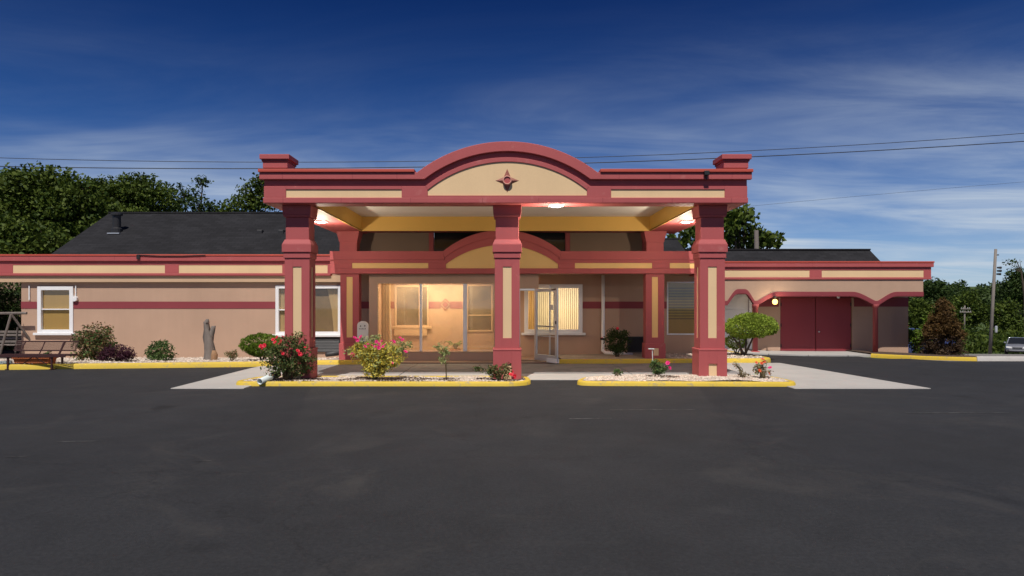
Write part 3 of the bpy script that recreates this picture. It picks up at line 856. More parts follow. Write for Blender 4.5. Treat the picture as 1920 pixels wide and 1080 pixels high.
# main porch band with its arch
FY = 19.05
fs = FY / F
fxx = lambda px: PX(px, FY); fz = lambda py: PZ(py, FY)
AC = -0.10
def arc(cx, cz, r, half, n=24):
    a = math.asin(min(1, half / r))
    return [(cx + r * math.sin(-a + 2 * a * i / n), cz + r * math.cos(-a + 2 * a * i / n)) for i in range(n + 1)]
z_top, z_bot = fz(471), fz(513)
Rb = 2.59; zc_ = 3.68 - Rb
hw = math.sqrt(Rb ** 2 - (z_top - zc_) ** 2)
out_line = [(-4.9, z_bot)] + [(5.85, z_bot)] + [(5.85, z_top)] + arc(AC, zc_, Rb, hw)[::-1] + [(-4.9, z_top)]
MB().prism(out_line, FY + 0.04, FY + 0.24).build('fascia_board', 'red', motel)
Ri = 2.58; zi = 0.687
zl2 = fz(503); hb = 1.57
tym = [(AC - hb, zl2), (AC + hb, zl2)] + [(x, z) for x, z in arc(AC, zi, Ri, hb)[::-1] if z > zl2]
MB().prism(tym, FY + 0.034, FY + 0.039).build('tympanum', 'porch_yellow', motel)
arc_o = arc(AC, zc_, Rb, hw, 24)
arc_in = arc(AC, zi, Ri, hb, 24)
arc_m = [((a[0] * 0.5 + b[0] * 0.5), (a[1] * 0.5 + b[1] * 0.5)) for a, b in zip(arc_o, arc_in)]
MB().strip(arc_o, arc_m, FY - 0.02, FY + 0.039).build('cornice', 'red', motel)
MB().strip(arc_m, arc_in, FY + 0.006, FY + 0.0391).build('arch_trim', 'red', motel)
MB().strip([(-4.9, z_top), (AC - hw, z_top)], [(-4.9, fz(487)), (arc_m[0][0], fz(487))], FY - 0.02, FY + 0.039).build('cornice', 'red', motel)
MB().strip([(AC + hw, z_top), (5.85, z_top)], [(arc_m[-1][0], fz(487)), (5.85, fz(487))], FY - 0.02, FY + 0.039).build('cornice', 'red', motel)
pz0, pz1 = fz(503), fz(493)
B('lower_band', 'red', motel, -4.9, 5.85, FY - 0.005, FY + 0.039, z_bot, pz0 - 0.001, 0.006)
cur = -4.9
for a, b in ((fxx(660), fxx(803)), (AC - hb, AC + hb), (fxx(1078), fxx(1223)), (fxx(1256), 5.7), (5.85, 5.85)):
    if a > cur: B('fascia_block', 'red', motel, cur, a, FY + 0.005, FY + 0.039, pz0 + 0.001, (pz1 if True else 0) + 0.0, 0.004)
    if b > a and abs(b - (AC + hb)) > 0.01: B('cream_panel', 'porch_yellow', motel, a, b, FY + 0.022, FY + 0.038, pz0 + 0.001, pz1 - 0.001, 0)
    cur = b
for a, b in ((-4.9, AC - hb - 0.001), (AC + hb + 0.001, 5.85)):
    B('upper_band', 'red', motel, a, b, FY + 0.005, FY + 0.0385, pz1 + 0.001, fz(487) - 0.001, 0.003)
B('porch_end', 'red', motel, -4.9, -4.7, FY + 0.241, 21.0, z_bot, z_top - 0.01, 0)
B('porch_end', 'red', motel, 5.65, 5.85, FY + 0.241, 21.0, z_bot, z_top - 0.01, 0)
B('porch_ceiling', 'stucco', motel, -4.7, 5.65, FY + 0.241, WY - 0.002, z_bot + 0.06, z_bot + 0.10, 0)
B('porch_roof', 'shingle', motel, -4.7, 5.65, FY + 0.241, WY + 0.2, z_top - 0.15, z_top - 0.11, 0)
# pilasters carrying it
def pilaster(cxp):
    x = fxx(cxp); p = MB()
    z0p = 0.02
    zi0, zi1 = fz(633), fz(519); w = 0.26
    p.box(x - w, x + w, FY + 0.09, FY + 0.40, z0p, z_bot - 0.001)
    o = p.build('pilaster', 'red', motel)
    for a, b, c, d in ((x - w, x - 0.085, z0p + 0.5, z_bot - 0.002), (x + 0.085, x + w, z0p + 0.5, z_bot - 0.002), (x - 0.085, x + 0.085, zi1, z_bot - 0.002), (x - 0.085, x + 0.085, z0p + 0.5, zi0)):
        B('stile', 'red', o, a, b, FY + 0.055, FY + 0.089, c, d, 0.003)
    B('inset_panel', 'porch_yellow', o, x - 0.085, x + 0.085, FY + 0.072, FY + 0.0895, zi0 + 0.001, zi1 - 0.001, 0)
    B('plinth', 'red', o, x - w - 0.03, x + w + 0.03, FY + 0.02, FY + 0.43, z0p - 0.1, z0p + 0.50, 0.01)
    B('plinth_inset', 'cream', o, x - 0.05, x + 0.09, FY + 0.012, FY + 0.019, z0p + 0.16, z0p + 0.36, 0)
    return o
pilaster(654.5); pilaster(1229)
# clerestory behind the arch
CY = 20.25
cxx = lambda px: PX(px, CY)
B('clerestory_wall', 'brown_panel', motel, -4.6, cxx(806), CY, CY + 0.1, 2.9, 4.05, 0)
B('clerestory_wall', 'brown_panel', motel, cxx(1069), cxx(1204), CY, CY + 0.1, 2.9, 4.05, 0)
for px in (809, 1064): B('mullion', 'red', motel, cxx(px) - 0.07, cxx(px) + 0.07, CY - 0.05, CY + 0.1, 2.9, 4.05)
MB().box(cxx(814), cxx(1060), CY + 0.04, CY + 0.05, 2.9, 4.05).build('clerestory_glass', 'car_glass', motel)
B('corner_post', 'red', motel, cxx(1204), cxx(1212), CY - 0.02, CY + 0.1, 2.9, 4.05)
# glazed vestibule
VY = 19.30
vx = lambda px: PX(px, VY); vz = lambda py: PZ(py, VY)
gl0, gl1, gz0, gz1 = vx(707), vx(928), vz(661), vz(530)
wall(vx(692), vx(960), -0.1, z_bot + 0.06, VY, VY + 0.12, [(gl0, gl1, gz0, gz1)]).build('vestibule_wall', 'stucco', motel)
B('door_header', 'stucco', motel, vx(960) + 0.001, vx(1010), VY, VY + 0.12, vz(541), z_bot + 0.06, 0)
B('vestibule_side', 'stucco', motel, vx(692), vx(692) + 0.12, VY + 0.121, WY - 0.001, -0.1, z_bot + 0.06, 0)
B('vestibule_floor', 'tile_floor', motel, vx(692) + 0.12, 1.40, VY + 0.121, WY - 0.001, -0.1, 0.03, 0)
B('step', 'tile_floor', motel, -3.6, 1.40, 18.70, VY - 0.002, -0.1, 0.022, 0.01)
fr = MB()
fr.box(gl0, gl1, VY - 0.01, VY + 0.10, gz1 - 0.03, gz1).box(gl0, gl1, VY - 0.01, VY + 0.10, gz0, gz0 + 0.035).box(gl0, gl0 + 0.03, VY - 0.01, VY + 0.10, gz0 + 0.035, gz1 - 0.03).box(gl1 - 0.03, gl1, VY - 0.01, VY + 0.10, gz0 + 0.035, gz1 - 0.03)
sf = fr.build('storefront', 'frieze', motel, 0.004)
m1, m2 = vx(789), vx(872)
for m_, w in ((m1, 0.032), (m2, 0.055)): B('mullion', 'white_paint', sf, m_ - w, m_ + w, VY - 0.015, VY + 0.10, gz0 + 0.036, gz1 - 0.031)
for a, b in ((gl0 + 0.03, m1 - 0.032), (m1 + 0.032, m2 - 0.055), (m2 + 0.055, gl1 - 0.03)):
    sheet_pane(a, b, VY + 0.048, gz0 + 0.036, gz1 - 0.031, 'glass_warm', sf)
B('jamb', 'aluminium', sf, vx(972), vx(972) + 0.05, VY + 0.02, VY + 0.10, 0.03, vz(541))
B('door_head', 'aluminium', sf, vx(972) + 0.05, vx(1003), VY - 0.01, VY + 0.10, vz(541) - 0.06, vz(541) - 0.001)
B('side_glass_post', 'aluminium', sf, 1.33, 1.38, WY - 0.09, WY - 0.001, 0.03, 2.2)
# curtain folds and a pole standing inside the glass, ceiling lamp of the vestibule
cu = MB(); n = 14; V = []
for zz in (0.3, 2.2):
    for i in range(n): V.append((vx(712) + i * 0.020, VY + 0.25 + 0.03 * math.sin(i * 1.6), zz))
cu.add(V, [(i, i + 1, n + i + 1, n + i) for i in range(n - 1)]).build('curtain', 'curtain', motel, smooth=True)
MB().path([(vx(726), VY + 0.35, 2.05), (vx(730), VY + 0.35, 0.05)], 0.02).build('pole', 'white_paint', motel)
vl = B('ceiling_lamp', 'led', motel, -2.3, -1.9, 20.0, 20.3, z_bot + 0.03, z_bot + 0.058, 0)
ld = bpy.data.lights.new('vestibule_light', 'AREA'); ld.energy = 78; ld.color = (1.0, 0.77, 0.48); ld.shape = 'RECTANGLE'; ld.size = 2.2; ld.size_y = 0.5
lo = bpy.data.objects.new('vestibule_light', ld); lo.location = (-2.1, 19.95, z_bot + 0.02); col.objects.link(lo)
# open glass door
hx, hy = vx(1003), VY - 0.02
dth = R(-58)
dx_, dy_ = math.cos(dth), math.sin(dth)
def dbox(name, m, parent, u0, u1, z0, z1, th=0.022, off=0.0):
    nx_, ny_ = -dy_, dx_
    c = lambda u, w: (hx + dx_ * u + nx_ * (w + off), hy + dy_ * u + ny_ * (w + off))
    q = [c(u0, -th), c(u1, -th), c(u1, th), c(u0, th)]
    return MB().add([(x, y, z0) for x, y in q] + [(x, y, z1) for x, y in q], [(0, 3, 2, 1), (4, 5, 6, 7), (0, 1, 5, 4), (1, 2, 6, 5), (2, 3, 7, 6), (3, 0, 4, 7)]).build(name, m, parent, 0.004 if th > 0.01 else 0)
DW, DH = 1.08, vz(541) - 0.01
door = dbox('door', 'aluminium', motel, 0, 0.10, 0.05, DH)
dbox('stile', 'aluminium', door, DW - 0.10, DW, 0.05, DH)
dbox('rail', 'aluminium', door, 0.10, DW - 0.10, DH - 0.09, DH)
dbox('rail', 'aluminium', door, 0.10, DW - 0.10, 0.05, 0.22)
MB().add([(hx + dx_ * u, hy + dy_ * u, z) for u, z in ((0.10, 0.22), (DW - 0.10, 0.22), (DW - 0.10, DH - 0.09), (0.10, DH - 0.09))], [(0, 1, 2, 3)]).build('pane', 'glass', door)
dbox('push_bar', 'aluminium', door, 0.06, DW - 0.05, 0.98, 1.02, 0.012, 0.05)
dbox('push_bar', 'aluminium', door, 0.10, DW - 0.10, 0.72, 0.74, 0.008)
dbox('notice', 'sign_white', door, 0.70, 0.88, 1.46, 1.60, 0.004)
dbox('door_stop', 'white_paint', door, DW - 0.45, DW, 0.024, 0.14, 0.05)
dbox('lock', 'dark_metal', door, DW - 0.08, DW - 0.03, 1.08, 1.16, 0.03)
dbox('closer', 'dark_metal', door, DW - 0.24, DW - 0.06, DH - 0.05, DH - 0.02, 0.04)
# white downpipe right of the big window
dp = MB().path([(xt(1130), WY - 0.09, 2.5), (xt(1130), WY - 0.09, 0.42), (xt(1129), WY - 0.10, 0.2), (xt(1134), WY - 0.16, 0.13), (xt(1180), WY - 0.5, 0.10)], 0.055, 10).build('downpipe', 'white_paint', motel, smooth=True)
B('bracket', 'rubber', dp, xt(1130) - 0.075, xt(1130) + 0.075, WY - 0.15, WY - 0.002, 0.52, 0.58)
MB().path([(xt(660), WY - 0.2, 0.30), (xt(652), WY - 0.5, 0.16), (xt(626), WY - 0.9, 0.13)], 0.07, 10).build('downpipe', 'louver', motel, smooth=True)

# roofs (gabled)
def gable(x0, x1, ye, ze, yr, zr, yb, name='roof', zb=None):
    m = MB(); t = 0.06
    zb = ze if zb is None else zb
    pr = [(ye, ze), (yr, zr), (yb, zb)]
    V = [(x, y, z) for x in (x0, x1) for y, z in pr] + [(x, y, z - t) for x in (x0, x1) for y, z in pr]
    m.add(V, [(0, 3, 4, 1), (1, 4, 5, 2), (6, 7, 10, 9), (7, 8, 11, 10), (0, 6, 9, 3), (0, 1, 7, 6), (1, 2, 8, 7), (3, 9, 10, 4), (4, 10, 11, 5), (2, 5, 11, 8)])
    o = m.build(name, 'shingle', motel)
    g_ = MB()
    for x in (x0 + 0.15, x1 - 0.15): g_.add([(x, ye + 0.1, ze - 0.1), (x, yb - 0.1, zb - 0.1), (x, yr, zr - 0.08)], [(0, 1, 2)])
    g_.build('gable_wall', 'stucco', o)
    B('ridge_cap', 'shingle', o, x0, x1, yr - 0.10, yr + 0.10, zr - 0.03, zr + 0.025, 0)
    return o
r1 = gable(-14.09, -4.3, 20.93, zT - 0.09, 24.3, 4.865, 27.8)
gable(-4.28, 5.70, 20.95, 3.0, 22.7, 3.78, 27.8, zb=3.5)
rY = 23.85
zRt, zRb = PZ(490, rY), PZ(524, rY)
r3 = gable(5.9, 13.31, 24.15, zRt - 0.03, 24.98, 3.61, 27.8, zb=3.0)
# vents on the main roof
vv = P(219, 432, 22.75)
v = MB().lathe([(0.17, -0.15), (0.17, 0.05), (0.125, 0.09), (0.125, 0.5), (0.18, 0.5), (0.18, 0.56), (0.05, 0.60)], vv, 14).build('roof_vent', 'black_metal', r1)
B('flashing', 'aluminium', r1, vv.x - 0.2, vv.x + 0.2, vv.y - 0.22, vv.y - 0.02, vv.z - 0.13, vv.z - 0.10, 0)
for px in (488, 528):
    q = P(px, 437, 22.7); B('roof_vent', 'black_metal', r1, q.x - 0.09, q.x + 0.09, q.y - 0.1, q.y + 0.2, q.z - 0.1, q.z + 0.1, 0.02)
q = P(1419, 450, 25.3); MB().tube((q.x, q.y, 3.3), (q.x - 0.02, q.y, PZ(432, 25.3)), 0.09, 0.08, 10).build('vent_pipe', 'wood_pole', r3)
cb = MB().path([P(262, 478, LY - 0.09), P(300, 480, LY - 0.085), P(340, 480, LY - 0.085), P(385, 478.5, LY - 0.085)], 0.012, 5).build('cable', 'rubber', motel)
B('cable_clamp', 'dark_metal', cb, lx(262) - 0.05, lx(262) + 0.05, LY - 0.10, LY - 0.076, zT - 0.15, zT - 0.01)

# right wing: parapet band, arcade, doors
rxx = lambda px: PX(px, rY)
RX0, RX1 = 5.9, rxx(1746)
band(motel, RX0, RX1, rY, zRt, zRb, [(6.2, rxx(1518)), (rxx(1541), rxx(1732))], rY + 0.3)
B('roof_deck', 'shingle', motel, RX0, RX1, rY + 0.301, 27.4, zRt - 0.14, zRt - 0.10, 0)
fzr = lambda py: PZ(py, rY)
zA, zP = fzr(554), fzr(571)                     # arch soffit and springing
c1, c2, xe = rxx(1418), rxx(1644), rxx(1732)
def ogee(xa, xb, za, zb, n=10):
    up = zb > za
    e = lambda t: 0.75 * math.sin(t * math.pi / 2) + 0.25 * t * t * (3 - 2 * t)
    return [(xa + (xb - xa) * t, za + (zb - za) * (e(t) if up else 1 - e(1 - t))) for t in (i / n for i in range(n + 1))]
c0 = rxx(1364)
low_line = [(RX0, zP), (c0, zP)] + ogee(c0, (c0 + c1) / 2 - 0.12, zP, fzr(549), 8)[1:] + ogee((c0 + c1) / 2 + 0.12, c1 - 0.05, fzr(549), zP, 8) + [(c1 + 0.05, zP)] \
    + ogee(c1 + 0.05, c1 + 0.75, zP, zA)[1:] + [(c2 - 0.85, zA)] + ogee(c2 - 0.85, c2 - 0.05, zA, zP)[1:] + [(c2 + 0.05, zP)] + ogee(c2 + 0.05, c2 + 0.72, zP, zA)[1:] + [(xe, zA)]
top_line = [(x, zRb - 0.002) for x, z in low_line]
MB().strip(top_line, low_line, rY + 0.03, rY + 0.16).build('arcade_frieze', 'stucco', motel)
MB().strip([(x, z + 0.13) for x, z in low_line], low_line, rY + 0.005, rY + 0.029).build('arch_trim', 'red_stripe', motel)
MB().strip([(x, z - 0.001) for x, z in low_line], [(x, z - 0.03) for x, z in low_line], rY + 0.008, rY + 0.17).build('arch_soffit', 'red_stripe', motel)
B('frieze_end', 'stucco', motel, xe - 0.12, xe - 0.001, rY + 0.161, 26.5, zA, zRb - 0.002, 0)
DY = 25.05
dxx = lambda px: PX(px, DY); dz = lambda py: PZ(py, DY)
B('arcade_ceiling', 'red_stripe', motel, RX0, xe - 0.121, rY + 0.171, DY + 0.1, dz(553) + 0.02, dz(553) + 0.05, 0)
d0, d1, dd0, dd1 = dxx(1463), dxx(1598), dz(661), dz(558)
g0, g1, gg0, gg1 = dxx(1345), dxx(1407), dz(655), dz(551)
wall(6.15, dxx(1703), -0.4, 2.6, DY, DY + 0.2, [(d0, d1, dd0, dd1), (g0, g1, gg0, gg1)]).build('wall', 'stucco', motel)
B('side_wall', 'stucco', motel, 6.15, 6.35, WY + 0.201, DY - 0.001, -0.3, 3.0, 0)
B('side_wall', 'stucco', motel, dxx(1703) - 0.2, dxx(1703) - 0.001, DY + 0.201, 27.2, -0.4, 2.6, 0)
for a, b in ((dxx(1407) + 0.12, d0 - 0.06), (d1 + 0.06, dxx(1703))): B('stripe', 'red_stripe', motel, a, b, DY - 0.012, DY - 0.001, dz(575), dz(558), 0)
mid = (d0 + d1) / 2
for a, b, hxp in ((d0 + 0.02, mid - 0.012, None), (mid + 0.012, d1 - 0.02, mid + 0.1)):
    d = B('door', 'red_door', motel, a, b, DY + 0.04, DY + 0.09, dd0 + 0.01, dd1 - 0.01, 0.008)
    if hxp: MB().lathe([(0.0, -0.03), (0.03, -0.02), (0.036, 0), (0.03, 0.02), (0.0, 0.03)], (hxp, DY + 0.0, dz(622)), 10).build('knob', 'aluminium', d, smooth=True)
    B('door_edge', 'red_stripe', d, a, b, DY + 0.03, DY + 0.0395, dd0 + 0.01, dd0 + 0.1, 0)
B('door_frame', 'red_stripe', motel, d0 - 0.05, d1 + 0.05, DY - 0.02, DY + 0.02, dd1 + 0.001, dd1 + 0.06)
gd = B('panel_door', 'white_paint', motel, g0 + 0.05, g1 - 0.05, DY + 0.06, DY + 0.10, gg0, gg1 - 0.05, 0)
for k in range(4):
    z0 = gg0 + 0.06 + k * (gg1 - gg0 - 0.1) / 4
    B('panel', 'white_paint', gd, g0 + 0.10, g1 - 0.10, DY + 0.045, DY + 0.0595, z0, z0 + (gg1 - gg0 - 0.1) / 4 - 0.05, 0.008)
gf = MB(); gf.box(g1 - 0.05, g1 + 0.04, DY - 0.03, DY + 0.09, gg0, gg1).box(g0 - 0.04, g0 + 0.05, DY - 0.03, DY + 0.09, gg0, gg1).box(g0 + 0.051, g1 - 0.051, DY - 0.03, DY + 0.09, gg1 - 0.05, gg1)
gf.build('door_frame', 'white_paint', gd)
for cx_ in (c1, c2):
    zb_ = g(cx_, rY + 0.09) - 0.02
    p = MB().lathe([(0.085, 0.1), (0.085, zP - zb_ - 0.12), (0.11, zP - zb_ - 0.10), (0.11, zP - zb_ - 0.04), (0.13, zP - zb_ - 0.001)], (cx_, rY + 0.09, zb_), 16).build('post', 'red', motel, smooth=True)
    MB().frustum(cx_, rY + 0.09, zb_, 0.17, 0.13, zb_ + 0.10, 0.11, 0.10).build('post_base', 'red', p)

# ------------------------------------------------------------------ the entrance canopy
canopy = thing('entrance_canopy', 'red entrance canopy with arched pediment on three square columns over the driveway', 'canopy', (0, 14.2, 0))
KY = 13.75
kx = lambda px: PX(px, KY); kz = lambda py: PZ(py, KY)
ACX = 0.035
SOF = kz(381)
XO = 4.87; KB = 19.75
Ro = 2.95; zco = kz(266) - Ro
zt0, zt1, zt2, zt3 = kz(318), kz(324), kz(337), kz(349)
def arch_line(r, zflat, x_end):
    half = math.sqrt(r ** 2 - (zflat - zco) ** 2)
    return [(-x_end, zflat)] + arc(ACX, zco, r, half, 32) + [(x_end, zflat)]
L0 = arch_line(Ro, zt1, XO + 0.075)
L1 = arch_line(Ro - 0.20, zt2, XO + 0.075)
L2 = arch_line(Ro - 0.31, zt3, XO)
body = [(-XO, SOF), (XO, SOF)] + arch_line(Ro - 0.03, zt1 - 0.02, XO)[::-1]
MB().prism(body, KY + 0.045, KY + 0.40).build('fascia_board', 'red', canopy)
MB().strip(L0, L1, KY - 0.055, KY + 0.044).build('cornice', 'red', canopy, 0.01)
MB().strip(L0, L1, KY + 0.401, KY + 0.46).build('cornice', 'red', canopy)
# orange-red metal cap on the straight runs
xa = ACX - math.sqrt(Ro ** 2 - (zt1 - zco) ** 2); xb = 2 * ACX - xa
B('flashing', 'red_flash', canopy, -XO - 0.09, xa - 0.05, KY - 0.09, KY + 0.47, zt1 + 0.001, zt0, 0.008)
B('flashing', 'red_flash', canopy, xb + 0.05, XO + 0.09, KY - 0.09, KY + 0.47, zt1 + 0.001, zt0, 0.008)
half2 = math.sqrt((Ro - 0.31) ** 2 - (zt3 - zco) ** 2)
A_mid = arc(ACX, zco, Ro - 0.31, half2, 32)
# frame of the pediment
Rin = Ro - 0.40
zp0 = kz(366.5); zsp = kz(356)
hin = math.sqrt(Rin ** 2 - (zsp - zco) ** 2)
A_in = arc(ACX, zco, Rin, hin, 32)
MB().strip(A_mid, A_in, KY - 0.005, KY + 0.044).build('arch_trim', 'red', canopy, 0.006)
tymp = [(ACX - hin, zp0), (ACX + hin, zp0)] + A_in[::-1]
MB().prism(tymp, KY + 0.018, KY + 0.0445).build('tympanum', 'cream', canopy)
pl0, pl1 = kz(369.5), kz(355)
zlow = kz(371)
B('lower_band', 'red', canopy, -XO - 0.012, XO + 0.012, KY - 0.014, KY + 0.044, SOF + 0.002, zp0 - 0.042, 0.012)
MB().box(ACX - hin - 0.001, ACX + hin + 0.001, KY - 0.006, KY + 0.0440, zp0 - 0.040, zp0 - 0.001).build('pediment_sill', 'red', canopy)
panels = [(kx(536), kx(753)), (kx(1146), kx(1359))]
blocks = [(-XO, panels[0][0]), (panels[0][1], ACX - hin - 0.002), (ACX + hin + 0.002, panels[1][0]), (panels[1][1], XO)]
for a, b in blocks: B('fascia_block', 'red', canopy, a, b, KY, KY + 0.044, zp0 - 0.040, zt3 - 0.002, 0.006)
for a, b in panels:
    B('cream_panel', 'cream', canopy, a, b, KY + 0.020, KY + 0.0445, zp0 - 0.040, pl1, 0)
    B('upper_band', 'red', canopy, a, b, KY, KY + 0.044, pl1 + 0.001, zt3 - 0.002, 0.004)
MB().strip([(-XO, zt2 - 0.002)] + arc(ACX, zco, Ro - 0.20, math.sqrt((Ro - 0.2) ** 2 - (zt2 - zco) ** 2), 32) + [(XO, zt2 - 0.002)], L2, KY + 0.030, KY + 0.0442).build('recess_band', 'red', canopy)
# sides, back beam, soffit, ceiling, roof
XI = 4.00; YI = 14.24; YB = 18.97; ZC = 4.05
for s in (-1, 1):
    a, b = sorted((s * XO, s * (XO - 0.15)))
    B('side_board', 'red', canopy, a, b, KY + 0.401, KB, SOF, zt2, 0)
    a, b = sorted((s * (XO + 0.075), s * (XO - 0.12)))
    B('side_cornice', 'red', canopy, a, b, KY + 0.47, KB, zt2 + 0.001, zt1, 0.01)
    a, b = sorted((s * (XO + 0.09), s * (XO - 0.12)))
    B('side_flashing', 'red_flash', canopy, a, b, KY + 0.471, KB, zt1 + 0.001, zt0, 0.006)
    a, b = sorted((s * XI, s * (XO - 0.151)))
    B('soffit', 'red', canopy, a, b, YI, KB, SOF + 0.004, SOF + 0.03, 0)
    a, b = sorted((s * XI, s * (XI + 0.03)))
    B('inner_beam', 'yellow_paint', canopy, a, b, YI, YB, SOF + 0.002, ZC, 0)
B('soffit', 'red', canopy, -XO + 0.151, XO - 0.151, KY + 0.401, YI - 0.001, SOF + 0.004, SOF + 0.03, 0)
B('inner_beam', 'yellow_paint', canopy, -XI, XI, YI + 0.001, YI + 0.03, SOF + 0.031, ZC, 0)
B('inner_beam', 'yellow_paint', canopy, -XI - 0.03, XI + 0.03, YB, YB + 0.06, SOF + 0.002, ZC, 0)
B('back_soffit', 'red', canopy, -XO + 0.151, XO - 0.151, YB + 0.061, KB, SOF + 0.034, SOF + 0.06, 0)
cl_ = B('ceiling', 'ceiling_white', canopy, -XI - 0.02, XI + 0.02, YI + 0.03, YB, ZC + 0.001, ZC + 0.03, 0)
B('roof', 'shingle', canopy, -XO + 0.12, XO - 0.12, KY + 0.47, 20.4, ZC + 0.05, ZC + 0.1, 0)
for px in range(6):
    x = -XI + (px + 0.5) * 2 * XI / 6
for s, (pa, pb) in ((-1, (491, 541)), (1, (1355, 1405))):
    # pier blocks on the corners
    a, b = kx(pa), kx(pb)
    cxp, h = (a + b) / 2, (b - a) / 2
    m = B('corner_pier', 'red', canopy, cxp - h + 0.02, cxp + h - 0.02, KY - 0.01, KY + 0.52, zt0 + 0.03, kz(303), 0.008)
    B('pier_cap', 'red', m, cxp - h - 0.03, cxp + h + 0.03, KY - 0.06, KY + 0.57, kz(299), kz(290), 0.008)
    B('pier_neck', 'red_stripe', m, cxp - h + 0.005, cxp + h - 0.005, KY - 0.03, KY + 0.54, kz(303) + 0.001, kz(299) - 0.001, 0)
    B('pier_foot', 'red', m, cxp - h + 0.05, cxp + h - 0.05, KY + 0.02, KY + 0.49, zt0 + 0.001, zt0 + 0.029, 0)
# star emblem
ex, ez = kx(951), kz(338.5)
st = MB(); r1_, r2_ = 0.24, 0.10
ring_ = []
for k in range(8):
    a = math.pi / 2 * (k / 2); r = r1_ if k % 2 == 0 else r2_
    ring_.append((ex + r * math.cos(a), ez + r * math.sin(a)))
V = [(x, KY + 0.017, z) for x, z in ring_] + [(ex, KY - 0.035, ez)]
st.add(V, [(k, (k + 1) % 8, 8) for k in range(8)])
se = st.build('star_emblem', 'emblem', canopy)
MB().add([(ex + rr * math.cos(2 * math.pi * k / 24), yy, ez + rr * math.sin(2 * math.pi * k / 24)) for rr, yy in ((0.095, KY - 0.005), (0.09, KY - 0.06), (0.070, KY - 0.06), (0.062, KY - 0.035)) for k in range(24)],
         [(i * 24 + k, i * 24 + (k + 1) % 24, (i + 1) * 24 + (k + 1) % 24, (i + 1) * 24 + k) for i in range(3) for k in range(24)]).build('ring', 'emblem_ring', se, smooth=True)
MB().tube((ex, KY - 0.040, ez), (ex, KY - 0.02, ez), 0.066, 0.066, 20).build('boss', 'red', se)
# columns
CF = 14.02; cs = CF / F
cz_ = lambda py: PZ(py, CF)
def column(cx, zb):
    hy = 0.22; cy = CF + hy; hx_ = 0.255
    z_cap0, z_col0, z_col1, z_col2, z_col3 = cz_(407), cz_(449), cz_(458), cz_(473), cz_(484)
    zb1 = cz_(655)
    c = MB()
    c.box(cx - hx_ + 0.03, cx + hx_ - 0.03, cy - hy + 0.03, cy + hy - 0.03, zb, z_cap0)
    o = c.build('column', 'red', canopy)
    B('upper_shaft', 'red', o, cx - hx_ + 0.015, cx + hx_ - 0.015, cy - hy + 0.015, cy + hy - 0.015, z_col0 - 0.03, z_cap0 - 0.001, 0.012)
    k = MB()
    k.frustum(cx, cy, z_cap0, hx_ + 0.015, hy + 0.015, z_cap0 + 0.05, hx_ + 0.03, hy + 0.03)
    k.frustum(cx, cy, z_cap0 + 0.051, hx_ + 0.03, hy + 0.03, SOF - 0.001, hx_ + 0.042, hy + 0.042)
    k.build('capital', 'red', o, 0.008)
    k = MB()
    k.frustum(cx, cy, z_col1 + 0.001, hx_ + 0.042, hy + 0.042, z_col0, hx_ + 0.0, hy + 0.0)
    k.build('collar_top', 'red', o, 0.006)
    B('collar', 'red', o, cx - hx_ - 0.046, cx + hx_ + 0.046, cy - hy - 0.046, cy + hy + 0.046, z_col2, z_col1, 0.008)
    B('collar_neck', 'red', o, cx - hx_ - 0.022, cx + hx_ + 0.022, cy - hy - 0.022, cy + hy + 0.022, z_col3, z_col2 - 0.001, 0.01)
    zi0, zi1, iw = cz_(634), cz_(500), 0.088
    zs0, zs1 = zb1 + 0.001, z_col3 - 0.001
    for a, b, q0, q1 in ((cx - hx_, cx - iw, zs0, zs1), (cx + iw, cx + hx_, zs0, zs1), (cx - iw, cx + iw, zi1, zs1), (cx - iw, cx + iw, zs0, zi0)):
        B('stile', 'red', o, a, b, cy - hy, cy - hy + 0.0295, q0, q1, 0.003)
        B('stile', 'red', o, a, b, cy + hy - 0.0295, cy + hy, q0, q1, 0.003)
    B('inset_panel', 'cream', o, cx - iw, cx + iw, cy - hy + 0.016, cy - hy + 0.0298, zi0 + 0.001, zi1 - 0.001, 0)
    for s in (-1, 1):
        a, b = sorted((cx + s * hx_, cx + s * (hx_ - 0.0295)))
        sw = 0.06
        for y0, y1, q0, q1 in ((cy - hy + 0.03, cy - sw, zs0, zs1), (cy + sw, cy + hy - 0.03, zs0, zs1), (cy - sw, cy + sw, zi1, zs1), (cy - sw, cy + sw, zs0, zi0)):
            B('stile', 'red', o, a, b, y0, y1, q0, q1, 0.003)
        a, b = sorted((cx + s * (hx_ - 0.014), cx + s * (hx_ - 0.0298)))
        B('inset_panel', 'cream', o, a, b, cy - sw, cy + sw, zi0 + 0.001, zi1 - 0.001, 0)
    # base block with its little niche
    hb, hyb = hx_ + 0.035, hy + 0.035
    nz0, nz1, nw = zb + 0.08, cz_(682), 0.085
    for a, b, q0, q1 in ((cx - hb, cx - nw, zb, zb1), (cx + nw, cx + hb, zb, zb1), (cx - nw, cx + nw, nz1, zb1)):
        B('base_block', 'red', o, a, b, cy - hyb, cy - hy + 0.03, q0, q1, 0.004)
    B('base_niche', 'cream', o, cx - nw, cx + nw, cy - hyb + 0.03, cy - hyb + 0.045, zb, nz1 - 0.001, 0)
    B('base_block', 'red', o, cx - hb, cx + hb, cy - hy + 0.031, cy + hyb, zb, zb1, 0.006)
    B('base_top', 'red', o, cx - hb - 0.008, cx + hb + 0.008, cy - hyb - 0.008, cy + hyb + 0.008, zb1 - 0.03, zb1 + 0.012, 0.012)
    return o
for pxc in (557, 951, 1336): column(PX(pxc, CF), 0.03)
